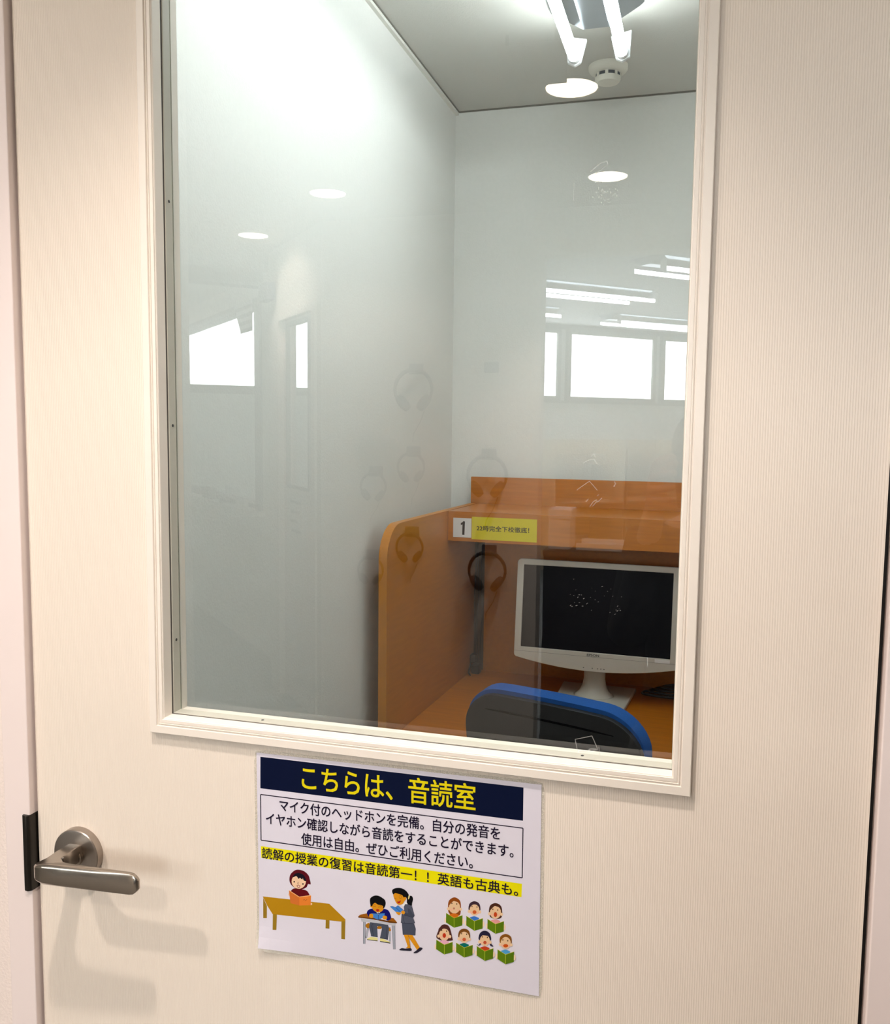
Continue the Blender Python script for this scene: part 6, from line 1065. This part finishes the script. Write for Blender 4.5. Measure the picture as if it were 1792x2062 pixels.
for sx in (-1, 1):
    chain(0, [(PX + sx * 0.085, PY, 0.74, 0.082), (PX + sx * 0.095, PY + 0.01, 0.45, 0.052), (PX + sx * 0.10, PY, 0.08, 0.034), (PX + sx * 0.105, PY + 0.10, 0.035, 0.030)])
    wr = (PX - 0.028 + sx * 0.082, -0.905, 1.345) if sx < 0 else (PX - 0.028 + 0.085, -0.905, 1.345)
    h = chain(3, [(PX + sx * 0.135, PY - 0.01, 1.225, 0.050), (PX + sx * 0.170, PY - 0.02, 1.02, 0.036), (PX + sx * 0.150, PY + 0.07, 1.09, 0.034), (wr[0], wr[1], wr[2] - 0.03, 0.023), (wr[0] - sx * 0.008, wr[1] + 0.018, wr[2] + 0.020, (0.030, 0.016))])
    hands[sx] = h
    hx, hy, hz = bv[h][:3]
    for f, (dz, ln) in enumerate(((0.042, 0.066), (0.018, 0.072), (-0.004, 0.066), (-0.024, 0.052))):
        chain(h, [(hx + sx * 0.006, hy + 0.030, hz + dz, 0.0085), (hx - sx * 0.006, hy + 0.052, hz + dz * 1.15 + 0.006, 0.0080), (hx - sx * (0.006 + ln * 0.42), hy + 0.060, hz + dz * 1.2 + 0.010, 0.0070)])
    chain(h, [(hx - sx * 0.014, hy + 0.010, hz + 0.034, 0.0105), (hx - sx * 0.034, hy + 0.022, hz + 0.052, 0.0090)])
body = skinmesh('person', bv, be, M_skin)
tag(body, 'person in dark clothes holding up a phone, seen at the right edge of the glass', 'person')
# face features, hair, clothes
MB().ball((PX, PY + 0.116, 1.412), (0.0085, 0.010, 0.014), 10).build('nose', M_skin, body, smooth=True)
MB().ball((PX, PY + 0.108, 1.378), (0.020, 0.006, 0.005), 10).build('mouth', mat('lips', srgb(170, 100, 92), 0.5), body, smooth=True)
for sx in (-1, 1):
    MB().ball((PX + sx * 0.030, PY + 0.106, 1.435), (0.012, 0.007, 0.006), 10).build('eye', M_black, body, smooth=True)
    MB().ball((PX + sx * 0.075, PY + 0.020, 1.42), (0.010, 0.018, 0.028), 10).build('ear', M_skin, body, smooth=True)
hv = MB(); vs = []; NU, NV_ = 28, 14
for j in range(NV_ + 1):
    for i in range(NU):
        a = 2 * math.pi * i / NU; low = 1.455 if 0.18 * math.pi < a < 0.82 * math.pi else 1.315
        t = j / NV_; zt = 1.532; z = zt - (zt - low) * t; q = min(1.0, math.sqrt(max(0, 1 - ((z - 1.44) / 0.094) ** 2)) if z > 1.44 else 1.0 - 0.18 * (1.44 - z) / 0.12)
        vs.append((PX + 0.086 * q * math.cos(a), PY + 0.018 + 0.098 * q * math.sin(a), z))
fs = [(j * NU + i, j * NU + (i + 1) % NU, (j + 1) * NU + (i + 1) % NU, (j + 1) * NU + i) for j in range(NV_) for i in range(NU)]
hr = hv.add(vs, fs).build('hair', M_hair, body, smooth=True)
so_ = hr.modifiers.new('thick', 'SOLIDIFY'); so_.thickness = 0.006
cv = [(PX, PY, 0.72, (0.165, 0.132)), (PX, PY, 0.82, (0.160, 0.126)), (PX, PY, 0.93, (0.135, 0.105)), (PX, PY - 0.01, 1.08, (0.142, 0.112)), (PX, PY - 0.01, 1.225, (0.112, 0.086)), (PX, PY + 0.003, 1.275, 0.060)]
ce = [(0, 1), (1, 2), (2, 3), (3, 4), (4, 5)]
for sx in (-1, 1):
    b0 = len(cv); wx = PX - 0.028 + sx * 0.083
    cv += [(PX + sx * 0.135, PY - 0.01, 1.225, 0.062), (PX + sx * 0.170, PY - 0.02, 1.02, 0.048), (PX + sx * 0.150, PY + 0.07, 1.09, 0.046), (wx, -0.925, 1.285, 0.034)]
    ce += [(4, b0), (b0, b0 + 1), (b0 + 1, b0 + 2), (b0 + 2, b0 + 3)]
skinmesh('sweater', cv, ce, M_dark, body)
tm = MB(); tm.ball((PX, PY, 0.80), (0.152, 0.118, 0.115), 18)
for sx in (-1, 1):
    tm.tube([(PX + sx * 0.072, PY, 0.82), (PX + sx * 0.080, PY + 0.004, 0.70), (PX + sx * 0.088, PY + 0.008, 0.58), (PX + sx * 0.094, PY + 0.010, 0.46), (PX + sx * 0.098, PY + 0.004, 0.30), (PX + sx * 0.100, PY, 0.09)], [0.080, 0.090, 0.080, 0.068, 0.062, 0.056], 18)
tm.build('trousers', M_shell, body, smooth=True)
for sx in (-1, 1):
    MB().ball((PX + sx * 0.105, PY + 0.06, 0.040), (0.048, 0.125, 0.040), 14).build('shoe', M_black, body, smooth=True)
ph = thing('smartphone', 'dark smartphone held upright by the person in the reflection', 'phone')
ph.matrix_world = M @ Matrix.Translation((0, -0.052, 0.0180))
MB().box((-0.036, -0.073, -0.004), (0.036, 0.073, 0.004)).build('case', M_phone, ph, bevel=0.003)
MB().box((-0.033, -0.070, 0.004), (0.033, 0.070, 0.0045)).build('display', M_screen, ph)
MB().lathe([(0.006, -0.004), (0.006, -0.0055), (0.004, -0.0057)], 20, (0, 0.052, 0)).build('lens', M_black, ph)

bpy.context.view_layer.update()
